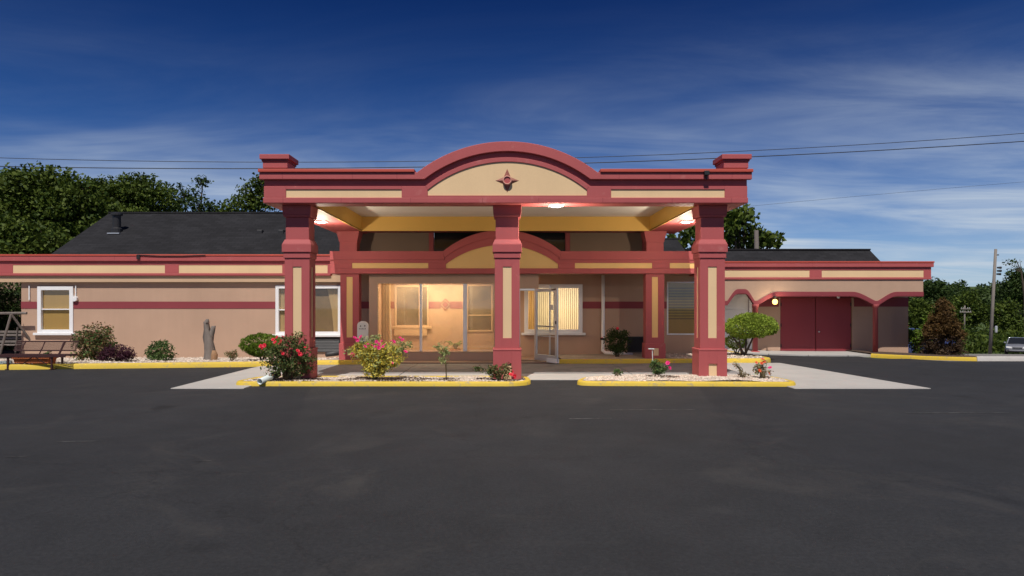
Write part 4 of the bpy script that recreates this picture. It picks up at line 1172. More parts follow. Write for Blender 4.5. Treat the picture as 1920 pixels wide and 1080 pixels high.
# rear stub columns standing on the porch band
for pxc in (652, 1229):
    x = fxx(pxc); y = FY + 0.25
    o = B('rear_column', 'red', canopy, x - 0.24, x + 0.24, y - 0.2, y + 0.2, z_top - 0.12, SOF + 0.004, 0.008)
    MB().frustum(x, y, SOF - 0.30, 0.25, 0.21, SOF + 0.003, 0.32, 0.27).build('capital', 'red', o, 0.006)
# flood light on the front and small fittings
fl = P(1325, 325, KY - 0.12)
o = B('flood_light', 'black_metal', canopy, fl.x - 0.05, fl.x + 0.05, KY - 0.16, KY - 0.08, fl.z - 0.04, fl.z + 0.05, 0.01)
B('bracket', 'black_metal', o, fl.x - 0.012, fl.x + 0.012, KY - 0.10, KY - 0.077, fl.z - 0.12, fl.z - 0.04, 0)
# soffit lamps: each one a thing
def soffit_lamp(x, y, label, e):
    t = thing('soffit_lamp', label, 'lamp', (x, y, SOF - 0.02), 'lamps set into the canopy soffit')
    B('housing', 'aluminium', t, x - 0.16, x + 0.16, y - 0.16, y + 0.16, SOF - 0.020, SOF - 0.001, 0.006)
    MB().frustum(x, y, SOF - 0.045, 0.05, 0.05, SOF - 0.021, 0.11, 0.11).build('diffuser', 'led', t)
    l = bpy.data.lights.new('lamp_light', 'POINT'); l.energy = e; l.shadow_soft_size = 0.04; l.color = (1, 0.86, 0.66)
    ob = bpy.data.objects.new('lamp_light', l); ob.location = (x, y, SOF - 0.42); col.objects.link(ob)
soffit_lamp(1.04, 14.0, 'lit square lamp under the canopy front edge right of the centre column', 60)
soffit_lamp(PX(601, 16.75), 16.75, 'lit square lamp in the canopy soffit behind the left column', 60)
soffit_lamp(PX(1288, 16.75), 16.75, 'lit square lamp in the canopy soffit behind the right column', 60)
# wall lamp under the arcade
wl = P(1451, 566, 23.85)
t = thing('wall_lamp', 'glowing yellow globe lamp hung at the arcade arch beside the red doors', 'lamp', (wl.x, 24.0, wl.z + 0.2))
MB().lathe([(0.02, -0.09), (0.065, -0.07), (0.09, 0.0), (0.065, 0.07), (0.03, 0.09)], (wl.x, 23.75, wl.z), 14).build('globe', 'bulb', t, smooth=True)
MB().lathe([(0.05, 0.12), (0.05, 0.2)], (wl.x, 23.75, wl.z), 10).add([], []).box(wl.x - 0.02, wl.x + 0.02, 23.7, 23.90, wl.z + 0.17, wl.z + 0.2).build('bracket', 'dark_metal', t)
l = bpy.data.lights.new('wall_lamp_light', 'POINT'); l.energy = 14; l.color = (1, 0.82, 0.55); l.shadow_soft_size = 0.13
ob = bpy.data.objects.new('wall_lamp_light', l); ob.location = (wl.x, 23.55, wl.z - 0.05); col.objects.link(ob)
wl2 = P(1572, 556, 24.3)
t = thing('bulb_lamp', 'small white unlit bulb under the arcade ceiling above the red doors', 'lamp', (wl2.x, 24.3, wl2.z + 0.1))
MB().lathe([(0.02, -0.07), (0.05, -0.04), (0.055, 0), (0.03, 0.05), (0.03, 0.10)], wl2, 12).build('bulb', 'white_paint', t, smooth=True)
MB().lathe([(0.05, 0.09), (0.05, 0.16)], wl2, 12).build('socket', 'dark_metal', t)

# ------------------------------------------------------------------ foliage helpers
def leaf_quads(C, size, aspect=0.55, flat=0.0, outward=None):
    """One folded diamond leaf at each centre."""
    n = len(C)
    d = nrg.normal(size=(n, 3))
    if outward is not None: d = d * 0.8 + outward * 1.0
    d[:, 2] += flat
    d /= np.linalg.norm(d, axis=1)[:, None] + 1e-9
    a = nrg.normal(size=(n, 3)); w = np.cross(d, a); w /= np.linalg.norm(w, axis=1)[:, None] + 1e-9
    nn = np.cross(d, w)
    s = size * nrg.uniform(0.6, 1.3, n)[:, None]
    b = C - d * s * 0.5; t = C + d * s * 0.5 - nn * s * 0.12
    l = C - d * s * 0.08 + w * s * aspect * 0.5 + nn * s * 0.08; r = C - d * s * 0.08 - w * s * aspect * 0.5 + nn * s * 0.08
    V = np.empty((n * 4, 3)); V[0::4] = b; V[1::4] = r; V[2::4] = t; V[3::4] = l
    return V, np.arange(n * 4).reshape(n, 4)
def ball_pts(n, lo=0.0):
    d = nrg.normal(size=(n, 3)); d /= np.linalg.norm(d, axis=1)[:, None]
    return d, nrg.uniform(lo ** 3, 1, n) ** (1 / 3)
def clumps(lobes, nclump, per, cr, shell=0.55, flat=0.7):
    """Leaf centres gathered in clumps near the skin of several lobes."""
    vol = np.array([l[3] * l[4] * l[5] for l in lobes]) ** 0.67
    pick = nrg.choice(len(lobes), nclump, p=vol / vol.sum())
    L = np.array(lobes)[pick]
    d, r = ball_pts(nclump, shell)
    K = L[:, :3] + d * r[:, None] * L[:, 3:6]
    e, q = ball_pts(nclump * per, 0.0)
    sc = nrg.uniform(0.6, 1.35, nclump).repeat(per)[:, None]
    C = K.repeat(per, axis=0) + e * q[:, None] * sc * cr * np.array([1, 1, flat])
    return K, C
def tree(name, label, base, lobes, nclump, per, cr, leaf, m, tr=0.22, group=None, cat='tree', shell=0.5, twigs=60, trunk_m='bark', fork=0.4, flat=0.7):
    t = thing(name, label, cat, base, group)
    K, C = clumps(lobes, nclump, per, cr, shell, flat)
    V, Q = leaf_quads(C, leaf, 0.62)
    np_mesh('crown', V, Q, m, t)
    b = Vector(base); mb = MB()
    top = sum((Vector(l[:3]) for l in lobes), Vector()) / len(lobes)
    f = b.lerp(Vector((top.x, top.y, top.z)), fork); f.x = b.x + (top.x - b.x) * 0.2; f.y = b.y + (top.y - b.y) * 0.2
    mb.tube(b - Vector((0, 0, 0.2)), b.lerp(f, 0.5) + Vector((0.05, 0, 0)), tr * 1.25, tr, 9); mb.tube(b.lerp(f, 0.5) + Vector((0.05, 0, 0)), f, tr, tr * 0.8, 9)
    for l in lobes:
        c = Vector(l[:3]); mid_ = f.lerp(c, 0.5) + Vector((rnd.uniform(-.2, .2), rnd.uniform(-.2, .2), 0.1))
        mb.tube(f, mid_, tr * 0.55, tr * 0.4, 7); mb.tube(mid_, c, tr * 0.4, tr * 0.22, 6)
    for k in K[:twigs]:
        k = Vector(k); l = min(lobes, key=lambda l: (Vector(l[:3]) - k).length)
        mb.tube(Vector(l[:3]), k, tr * 0.14, tr * 0.04, 4, False)
    mb.build('trunk', trunk_m, t, smooth=True)
    return t
def rose_mesh(r):
    """A bloom of curled petals around a bud."""
    mb = MB()
    for ring, (n, rad, tilt) in enumerate(((6, 1.0, 0.35), (5, 0.7, 0.8), (4, 0.4, 1.2))):
        for k in range(n):
            a = 2 * math.pi * (k + 0.5 * ring) / n; w = math.pi / n * 1.25
            ca = lambda aa, rr, zz: (math.cos(aa) * rr * r, math.sin(aa) * rr * r, zz * r)
            zt_ = math.sin(tilt) * rad; rt = math.cos(tilt) * rad
            mb.add([ca(a, 0.12, 0), ca(a + w, rt * 0.75, zt_ * 0.7), ca(a + w * 0.4, rt, zt_), ca(a - w * 0.4, rt, zt_), ca(a - w, rt * 0.75, zt_ * 0.7)], [(0, 1, 2, 3, 4)])
    return mb
BLOOM = {}
def blooms(parent, pts, m, r):
    for p in pts:
        o_ = ORG[parent.name]
        key = (m, round(r, 3))
        if key not in BLOOM:
            ob = rose_mesh(r).build('flower', m); ob.parent = parent; BLOOM[key] = ob.data
        else:
            ob = bpy.data.objects.new('flower', BLOOM[key]); col.objects.link(ob); ob.parent = parent
        ob.location = Vector(p) - o_
        ob.rotation_euler = (rnd.uniform(0.3, 1.4), rnd.uniform(-0.5, 0.5), rnd.uniform(-1, 1))
        s = rnd.uniform(0.8, 1.25); ob.scale = (s, s, s)
def shrub(name, label, base, lobes, nclump, per, cr, leaf, m, cat='shrub', stems=14, m2=None, frac2=0.0, stem_m='stem', shell=0.35, srad=0.010, aspect=0.55, group=None):
    t = thing(name, label, cat, base, group)
    K, C = clumps(lobes, nclump, per, cr, shell)
    C = C[C[:, 2] > base[2] + 0.01]
    if m2:
        k = nrg.random(len(C)) < frac2
        V, Q = leaf_quads(C[k], leaf, aspect); np_mesh('foliage', V, Q, m2, t); C = C[~k]
    V, Q = leaf_quads(C, leaf, aspect)
    np_mesh('foliage', V, Q, m, t)
    b = Vector(base); mb = MB()
    for k in K[:stems]:
        k = Vector(k); s = b + Vector((rnd.uniform(-.05, .05), rnd.uniform(-.05, .05), -0.03))
        mid_ = s.lerp(k, 0.5) + Vector(((s.x - k.x) * 0.15, 0, 0.06))
        mb.tube(s, mid_, srad, srad * 0.8, 5); mb.tube(mid_, k, srad * 0.8, srad * 0.4, 5)
    mb.build('stem', stem_m, t, smooth=True)
    return t
def at(px, py, Y): return tuple(P(px, py, Y))
def lobe(px, py, Y, rpx, rpy, dep=None):
    s = Y / F
    c = P(px, py, Y)
    return (c.x, c.y, c.z, rpx * s, (dep if dep else rpx * s * 0.85), rpy * s)

# ---- roses and small plants on the islands
yb = 13.95
r_a = shrub('rose_bush', 'dark green rose bush with red blooms at the foot of the left column', (PX(540, 13.85), 13.85, 0.10),
            [lobe(540, 660, 13.8, 36, 30), lobe(512, 672, 13.75, 24, 24), lobe(570, 675, 13.75, 20, 28), lobe(540, 690, 13.8, 38, 16), lobe(556, 640, 13.8, 15, 18)], 240, 16, 0.10, 0.050, 'leaf_rose', stems=26, m2='leaf_ruddy', frac2=0.12)
blooms(r_a, [at(*q) for q in ((512, 637, 13.6), (520, 633, 13.6), (527, 640, 13.55), (530, 632, 13.6), (524, 645, 13.55), (516, 642, 13.5), (489, 649, 13.6), (496, 648, 13.55), (493, 652, 13.6), (528, 659, 13.45), (530, 663, 13.45), (562, 664, 13.45), (567, 666, 13.5), (572, 652, 13.6), (579, 655, 13.6), (558, 658, 13.45), (548, 628, 13.6))], 'rose_red', 0.040)
r_b = shrub('rose_bush', 'tall golden leaved rose bush with magenta blooms left of the sapling', (PX(703, 13.9), 13.9, 0.10),
            [lobe(703, 672, 13.85, 30, 30), lobe(680, 662, 13.85, 24, 22), lobe(728, 668, 13.85, 28, 22), lobe(704, 692, 13.85, 24, 14)], 300, 17, 0.09, 0.052, 'leaf_gold', stems=24, m2='leaf_pale', frac2=0.3)
V_, Q_ = clumps([lobe(694, 638, 13.85, 20, 11), lobe(748, 650, 13.85, 19, 14), lobe(658, 658, 13.9, 14, 8), lobe(765, 645, 13.9, 5, 6)], 50, 16, 0.08, 0.4)
V_, Q_ = leaf_quads(Q_, 0.048); np_mesh('foliage', V_, Q_, 'leaf_pale', r_b)
blooms(r_b, [at(*q) for q in ((665, 634, 13.7), (670, 638, 13.7), (677, 632, 13.75), (690, 646, 13.6), (697, 648, 13.55), (704, 650, 13.55), (711, 645, 13.55), (716, 640, 13.6), (722, 647, 13.6), (684, 650, 13.6), (733, 640, 13.6), (738, 641, 13.65), (750, 634, 13.7), (755, 638, 13.7), (660, 664, 13.7), (664, 667, 13.7), (710, 652, 13.5), (718, 650, 13.5), (706, 641, 13.6), (735, 681, 13.6), (760, 660, 13.7))], 'rose_magenta', 0.040)
sp = thing('sapling', 'thin young sapling with pale leaves between the golden rose and the centre column', 'tree', (PX(837, 13.85), 13.85, 0.10))
MB().path([(PX(837, 13.85), 13.85, 0.07), at(836, 680, 13.85), at(830, 655, 13.85), at(822, 642, 13.85)], [0.012, 0.011, 0.008, 0.004], 6).build('trunk', 'stem', sp, smooth=True)
_, C_ = clumps([lobe(822, 650, 13.85, 7, 8), lobe(829, 665, 13.85, 9, 10), lobe(832, 678, 13.85, 8, 6), lobe(838, 657, 13.85, 5, 6)], 26, 7, 0.06, 0.2)
V_, Q_ = leaf_quads(C_, 0.075, 0.4); np_mesh('foliage', V_, Q_, 'leaf_pale', sp)
r_c = shrub('rose_bush', 'low sprawling rose bush at the foot of the centre column', (PX(938, 13.75), 13.72, 0.10),
            [lobe(938, 697, 13.7, 22, 13), lobe(925, 692, 13.72, 14, 9), lobe(950, 690, 13.75, 12, 10), lobe(898, 692, 13.75, 12, 3.5)], 85, 12, 0.07, 0.046, 'leaf_rose', stems=14, m2='leaf_ruddy', frac2=0.3)
blooms(r_c, [at(*q) for q in ((961, 698, 13.6), (966, 706, 13.6), (958, 703, 13.55))], 'rose_red', 0.045)
r_d = shrub('small_plant', 'tiny seedling near the tapered end of the right island', (PX(1157, 14.2), 14.2, 0.11), [lobe(1157, 697, 14.2, 8, 5)], 14, 8, 0.05, 0.05, 'leaf_green', cat='plant', stems=5)
r_e = shrub('rose_bush', 'small green rose with two magenta blooms left of the right column', (PX(1232, 14.1), 14.1, 0.17),
            [lobe(1234, 690, 14.1, 12, 12), lobe(1228, 680, 14.1, 7, 8), lobe(1243, 692, 14.1, 8, 7)], 55, 12, 0.06, 0.050, 'leaf_green', stems=10)
blooms(r_e, [at(1252, 681, 14.0), at(1255, 690, 14.0)], 'rose_magenta', 0.045)
stk = thing('plant_marker', 'thin pale stake with a small top stuck behind the small green rose', 'stake', (PX(1224, 14.2), 14.2, 0.14))
MB().path([(PX(1225, 14.2), 14.2, 0.1), at(1223, 656, 14.2)], 0.008, 5).build('stick', 'pvc', stk)
MB().box(*(lambda c: (c[0] - 0.06, c[0] + 0.06, c[1] - 0.03, c[1] + 0.03, c[2] - 0.008, c[2] + 0.008))(at(1221, 654, 14.2))).build('top', 'pvc', stk)
r_f = shrub('rose_bush', 'leggy half bare rose with orange blooms right of the right column', (PX(1430, 14.0), 14.0, 0.11),
            [lobe(1430, 697, 14.0, 14, 10), lobe(1420, 690, 14.0, 8, 12), lobe(1432, 682, 14.0, 7, 8)], 46, 9, 0.06, 0.042, 'leaf_ruddy', stems=18, m2='leaf_pale', frac2=0.4)
blooms(r_f, [at(*q) for q in ((1430, 674, 13.95), (1433, 679, 13.95), (1428, 681, 13.95), (1418, 680, 13.95), (1441, 700, 13.9), (1424, 695, 13.9))], 'rose_orange', 0.036)
blooms(r_f, [at(1444, 690, 13.9)], 'rose_magenta', 0.045)
r_g = shrub('rose_bush', 'nearly bare rose twig beside the right column base', (PX(1393, 14.0), 14.0, 0.12), [lobe(1396, 703, 14.0, 10, 4), lobe(1380, 684, 14.0, 5, 4), lobe(1388, 692, 14.0, 5, 6)], 22, 6, 0.05, 0.036, 'leaf_ruddy', stems=12, m2='leaf_green', frac2=0.3)
# ---- bed along the left wing
shrub('shrub', 'big ruddy green shrub behind the bench beside the window', (PX(176, 18.6), 18.6, 0.05),
      [lobe(158, 632, 18.5, 20, 20), lobe(186, 625, 18.5, 22, 18), lobe(176, 652, 18.5, 32, 20), lobe(200, 645, 18.5, 15, 22), lobe(170, 668, 18.5, 24, 10)], 260, 14, 0.14, 0.070, 'leaf_ruddy', stems=26, m2='leaf_green', frac2=0.5, srad=0.012)
shrub('barberry', 'low dark purple barberry right of the ruddy shrub', (PX(220, 18.1), 18.1, 0.07), [lobe(222, 660, 18.1, 28, 13), lobe(205, 668, 18.1, 22, 10), lobe(235, 668, 18.1, 18, 10)], 220, 14, 0.09, 0.05, 'leaf_purple', stems=10)
shrub('shrub', 'small light green shrub in the bed below the long red stripe', (PX(299, 18.4), 18.4, 0.06), [lobe(299, 655, 18.4, 24, 14), lobe(299, 667, 18.4, 25, 10), lobe(304, 643, 18.4, 10, 6)], 130, 12, 0.10, 0.075, 'leaf_green', stems=14, aspect=0.4)
shrub('small_plant', 'wispy tuft of grass between the wooden stump and the round boxwood', (PX(436, 18.5), 18.5, 0.05), [lobe(436, 664, 18.5, 11, 7)], 30, 8, 0.07, 0.09, 'leaf_ruddy', cat='plant', m2='leaf_green', frac2=0.5, stems=8, aspect=0.2)
def topiary(name, label, base, lobes, n, leaf, m, trunks, rad=0.03):
    t = thing(name, label, 'shrub', base)
    vol = np.array([l[3] * l[4] for l in lobes]); pk = nrg.choice(len(lobes), n, p=vol / vol.sum()); L = np.array(lobes)[pk]
    d, _ = ball_pts(n); r = nrg.uniform(0.80, 1.02, n)[:, None] + 0.05 * np.sin(d[:, :1] * 11 + d[:, 2:] * 9)
    C = L[:, :3] + d * r * L[:, 3:6]
    V, Q = leaf_quads(C, leaf, 0.5, outward=d); np_mesh('foliage', V, Q, m, t)
    mb = MB(); b = Vector(base)
    for (px, py, Y) in trunks:
        e = P(px, py, Y); mb.path([b + Vector((rnd.uniform(-.05, .05), 0, -0.05)), b.lerp(e, 0.5) + Vector((rnd.uniform(-.06, .06), 0, 0)), e], [rad, rad * 0.8, rad * 0.6], 7)
    mb.build('trunk', 'bark', t, smooth=True)
    return t
topiary('boxwood', 'round clipped boxwood in front of the wall left of the rose bush', (PX(492, 18.6), 18.6, 0.03), [lobe(490, 646, 18.6, 39, 21, 0.5), lobe(490, 655, 18.6, 28, 14, 0.4)], 6500, 0.055, 'leaf_box', [(480, 650, 18.6), (495, 650, 18.6), (505, 650, 18.6)])
topiary('cloud_topiary', 'flat topped pruned cloud shrub on bare trunks before the arcade post', (PX(1396, 20.0), 20.0, 0.08), [lobe(1409, 611, 20.0, 47, 23, 0.7), lobe(1392, 615, 20.0, 33, 19, 0.6), lobe(1434, 614, 20.0, 25, 15, 0.45), lobe(1408, 600, 20.0, 30, 14, 0.5)], 12500, 0.055, 'leaf_topiary', [(1385, 628, 20.0), (1400, 625, 20.0), (1415, 625, 20.0), (1374, 632, 20.0)], 0.035)
topiary('small_topiary', 'small round pruned shrub tucked beneath the flat topped cloud shrub', (PX(1380, 20.3), 20.3, 0.08), [lobe(1379, 641, 20.3, 21, 14, 0.34)], 1800, 0.050, 'leaf_topiary', [(1370, 640, 20.3), (1382, 640, 20.3), (1390, 642, 20.3)], 0.02)
r_h = shrub('rose_bush', 'dark leafy bush with few deep red blooms beside the white downpipe', (PX(1157, 19.6), 19.6, 0.09), [lobe(1157, 640, 19.6, 22, 18), lobe(1150, 628, 19.6, 15, 12), lobe(1170, 630, 19.6, 10, 12), lobe(1158, 654, 19.6, 20, 9)], 150, 14, 0.11, 0.06, 'leaf_tree_dark', stems=14)
blooms(r_h, [at(1129, 634, 19.4), at(1158, 616, 19.4)], 'rose_red', 0.040)

# ------------------------------------------------------------------ trees
leftY = 31.0
tree('maple_tree', 'large dense maple rising behind the roof at the far left', (PX(70, leftY), leftY, 0), [lobe(20, 392, leftY, 110, 70), lobe(100, 372, leftY, 70, 48), lobe(60, 432, leftY, 110, 70), lobe(-60, 412, leftY, 90, 85), lobe(130, 412, leftY, 75, 60), lobe(90, 342, leftY, 28, 22), lobe(30, 337, leftY, 26, 18), lobe(150, 342, leftY, 14, 20)], 400, 95, 0.80, 0.20, 'leaf_tree', 0.30, flat=0.5)
tree('maple_tree', 'lower leafy maple crown in front of the large one above the roof edge', (PX(40, 28.5), 28.5, 0), [lobe(30, 440, 28.5, 70, 45), lobe(100, 455, 28.5, 50, 30), lobe(-30, 430, 28.5, 60, 60), lobe(60, 480, 28.5, 90, 40), lobe(20, 540, 28.5, 110, 60)], 190, 92, 0.78, 0.19, 'leaf_tree', 0.22, flat=0.5)
tree('locust_tree', 'feathery flat topped locust behind the roof right of the maple', (PX(245, 34), 34, 0), [lobe(215, 370, 34, 50, 36), lobe(255, 355, 34, 55, 26), lobe(290, 380, 34, 40, 28), lobe(240, 405, 34, 80, 25), lobe(180, 385, 34, 40, 45)], 260, 74, 0.62, 0.16, 'leaf_tree', 0.24, flat=0.4)
tree('thin_tree', 'sparse airy tree with open twigs above the roof ridge', (PX(365, 36), 36, 0), [lobe(345, 365, 36, 34, 20), lobe(375, 385, 36, 34, 14), lobe(380, 345, 36, 12, 12), lobe(330, 392, 36, 40, 12), lobe(400, 395, 36, 30, 8)], 105, 15, 0.36, 0.17, 'leaf_tree_dark', 0.14, twigs=100, shell=0.2)
tree('thin_tree', 'slender leafy tree just left of the canopy corner', (PX(470, 34), 34, 0), [lobe(475, 365, 34, 22, 30), lobe(455, 385, 34, 34, 16), lobe(492, 345, 34, 14, 22), lobe(500, 385, 34, 26, 18), lobe(425, 395, 34, 20, 8)], 115, 18, 0.36, 0.18, 'leaf_tree', 0.16, twigs=80, shell=0.2)
tree('leafy_tree', 'broad leafed tree showing between the canopy and the right wing roof', (PX(1370, 32), 32, 0), [lobe(1385, 430, 32, 42, 36), lobe(1375, 408, 32, 26, 18), lobe(1330, 430, 32, 40, 36), lobe(1420, 448, 32, 30, 20), lobe(1448, 455, 32, 16, 9), lobe(1290, 450, 32, 40, 28), lobe(1400, 400, 32, 14, 10)], 125, 24, 0.38, 0.27, 'leaf_tree', 0.2, twigs=120, shell=0.3)
tree('evergreen_hedge_tree', 'dark leafy tree seen under the left eave beside the swing', (PX(10, 25.5), 25.5, 0), [lobe(10, 560, 25.5, 80, 40), lobe(-20, 610, 25.5, 70, 50), lobe(30, 630, 25.5, 60, 40)], 260, 26, 0.4, 0.14, 'leaf_tree_dark', 0.12)
# rust coloured conifer and its neighbours right of the arcade
cfy = 24.0
cf = thing('dying_conifer', 'broad dying conifer with rust brown top beside the right wing', 'tree', (PX(1768, cfy), cfy, g(14.5, cfy)))
def cone_leaves(px, py_top, py_bot, r_px, Y, n, power=0.8, dep=1.0):
    t = nrg.uniform(0, 1, n) ** 0.6; a = nrg.uniform(0, 2 * math.pi, n)
    tier = 0.85 + 0.13 * np.sin(t * 30 + 4 * np.sin(a * 2) + a * 3) + 0.10 * np.sin(a * 5 + t * 7)
    r = r_px / F * Y * t ** power * tier * nrg.uniform(0.55, 1.0, n) ** 0.4
    z = PZ(py_top, Y) + (PZ(py_bot, Y) - PZ(py_top, Y)) * t - 0.05 * r
    return np.stack([PX(px, Y) + r * np.cos(a), Y + r * np.sin(a) * dep, z], 1), np.stack([np.cos(a), np.sin(a), -0.15 * np.ones(n)], 1)
K_, C_ = clumps([lobe(1768, 574, cfy, 11, 14), lobe(1767, 590, cfy, 21, 13), lobe(1768, 606, cfy, 30, 12), lobe(1754, 617, cfy, 23, 10), lobe(1783, 618, cfy, 23, 11)], 330, 26, 0.15, 0.45)
C_[:, 2] -= 0.25 * np.hypot(C_[:, 0] - PX(1768, cfy), C_[:, 1] - cfy)
V_, Q_ = leaf_quads(C_, 0.12, 0.28); np_mesh('crown', V_, Q_, 'leaf_rust', cf)
K_, C_ = clumps([lobe(1765, 645, cfy, 34, 22, 0.55), lobe(1788, 650, cfy, 20, 22, 0.4), lobe(1750, 655, cfy, 22, 18, 0.4)], 260, 16, 0.16, 0.3); V_, Q_ = leaf_quads(C_, 0.10, 0.3); np_mesh('lower_crown', V_, Q_, 'leaf_brown', cf)
mb = MB().path([(PX(1766, cfy), cfy, g(14.5, cfy)), at(1768, 590, cfy)], [0.10, 0.03], 8)
for q in ((1752, 640), (1784, 640), (1790, 655), (1760, 625)): mb.tube((PX(1766, cfy), cfy, g(14.5, cfy) + 0.1), at(q[0], q[1], cfy), 0.05, 0.02, 6)
mb.build('trunk', 'bark', cf, smooth=True)
shrub('hedge_shrub', 'low yellow green hedge shrub between the right wing and the dying conifer', (PX(1722, 25.5), 25.5, g(14.5, 25.5)), [lobe(1718, 628, 25.5, 28, 10), lobe(1740, 624, 25.5, 18, 12), lobe(1705, 632, 25.5, 22, 10), lobe(1730, 650, 25.5, 24, 16), lobe(1745, 600, 25.5, 12, 14)], 330, 14, 0.14, 0.08, 'leaf_box', stems=12, srad=0.02)

# the wooded valley side behind
def far_tree(name, label, px, py_top, py_bot, Y, rpx, m, group=None, n=130):
    zb = g(PX(px, Y), Y); h = (py_bot - py_top)
    lob = []
    for k in range(5):
        lob.append(lobe(px + rnd.uniform(-.55, .55) * rpx, py_top + h * rnd.uniform(0.28, 0.66), Y, rpx * rnd.uniform(0.45, 0.7), h * rnd.uniform(0.2, 0.34)))
    lob.append(lobe(px, py_top + h * 0.22, Y, rpx * 0.5, h * 0.22))
    s = Y / 60
    return tree(name, label, (PX(px, Y), Y, zb), lob, n, 34, 0.5 * s, 0.22 * s, m, 0.22 * s, group, twigs=10, shell=0.45)
far_tree('valley_tree', 'bright green rounded tree left of the tall utility pole', 1812, 545, 632, 95, 42, 'leaf_tree', n=240)
far_tree('valley_tree', 'bushy green tree just right of the tall utility pole', 1890, 560, 650, 88, 34, 'leaf_tree', n=200)
far_tree('valley_tree', 'dark tall tree at the right edge above the car', 1908, 505, 600, 115, 34, 'leaf_tree_dark', n=220)
far_tree('valley_tree', 'green tree glimpsed right above the hedge by the building end', 1725, 560, 640, 70, 36, 'leaf_tree', n=220)
far_tree('valley_tree', 'dark tree against the sky right of the building eave', 1752, 522, 600, 120, 40, 'leaf_tree_dark', n=220)
C_all, Q_all = [], []
for k in range(95):
    Y = rnd.uniform(110, 300); px = rnd.uniform(1690, 2120)
    top = 522 + rnd.uniform(0, 14) + (300 - Y) * 0.22
    s = Y / 60
    h = rnd.uniform(45, 75); rpx = rnd.uniform(18, 30)
    lob = [lobe(px + rnd.uniform(-.6, .6) * rpx, top + h * rnd.uniform(0.25, 0.8), Y, rpx * rnd.uniform(0.45, 0.75), h * rnd.uniform(0.2, 0.3)) for _ in range(4)] + [lobe(px, top + h * 0.2, Y, rpx * 0.5, h * 0.2)]
    _, c = clumps(lob, 60, 26, 0.5 * s, 0.4); C_all.append(leaf_quads(c, 0.22 * s, 0.65)[0])
V_ = np.concatenate(C_all); o = np_mesh('far_wood', V_, np.arange(len(V_)).reshape(-1, 4), 'leaf_wood')
tag(o, 'dark green wooded hillside across the valley behind the car and poles', 'woodland', kind='stuff')
# scrub and long grass along the slope
C_ = []
for k in range(1700):
    Y = rnd.uniform(62.5, 92); px = rnd.uniform(1690, 2050); x = PX(px, Y); z = g(x, Y)
    n = 9; s = rnd.uniform(0.35, 0.9)
    C_.append(np.stack([x + nrg.normal(0, s * 0.7, n), Y + nrg.normal(0, s * 0.7, n), z + np.abs(nrg.normal(0, s * 0.9, n))], 1))
V_, Q_ = leaf_quads(np.concatenate(C_), 0.5, 0.35, flat=0.6)
o = np_mesh('scrub', V_, Q_, 'leaf_tree'); tag(o, 'rough green scrub and long grass along the slope behind the car', 'scrub', kind='stuff')

# ------------------------------------------------------------------ utility poles and wires
def utility_pole(label, px0, py0, px1, py1, Y, r, cross=(), m='wood_pole', fit=False):
    zb = g(PX(px0, Y), Y)
    b = Vector((PX(px0, Y), Y, zb)); tpt = P(px1, py1, Y)
    t = thing('utility_pole', label, 'utility pole', b, 'utility poles on the right')
    MB().path([b - Vector((0, 0, 0.3)), b.lerp(tpt, 0.5), tpt], [r, r * 0.88, r * 0.75], 10).build('pole', m, t, smooth=True)
    for py, half in cross:
        c = P(px1 + (px0 - px1) * (py - py1) / (py0 - py1), py, Y); w = half / F * Y
        a = B('crossarm', m, t, c.x - w, c.x + w, Y - r - 0.09, Y - r, c.z - 0.07, c.z + 0.07, 0)
        for s in (-0.85, -0.45, 0.45, 0.85): MB().lathe([(0.03, 0), (0.04, 0.05), (0.02, 0.1)], (c.x + s * w, Y - r - 0.045, c.z + 0.07), 8).build('insulator', 'pvc', a)
    if fit:
        for k, (px, py) in enumerate(((1873, 502), (1873, 508), (1872, 514))):
            c = P(px, py, Y); a = MB().tube((c.x - 0.22, Y - 0.1, c.z), (c.x + 0.12, Y - 0.1, c.z), 0.07, 0.11, 8).build('insulator', 'black_metal', t)
        c = P(1865, 617, Y); MB().lathe([(0.09, -0.3), (0.11, -0.2), (0.11, 0.25), (0.05, 0.3)], (c.x - 0.05, Y - 0.25, c.z), 10).build('meter_box', 'aluminium', t)
        c = P(1871, 478, Y); MB().tube((c.x - 0.15, Y, c.z), (c.x + 0.08, Y, c.z), 0.05, 0.05, 6).build('bolt', 'black_metal', t)
    return t
utility_pole('tall leaning grey wooden utility pole left of the silver car', 1856, 655, 1867, 467, 61, 0.15, fit=True)
utility_pole('slim far utility pole with short crossarm beside the dying conifer', 1808, 655, 1809, 573, 92, 0.11, cross=((579, 9), (585, 11)))
utility_pole('far utility pole with pale wide crossarm above the silver car', 1889, 648, 1890, 582, 88, 0.13, cross=((588, 16),), m='wood_warm')
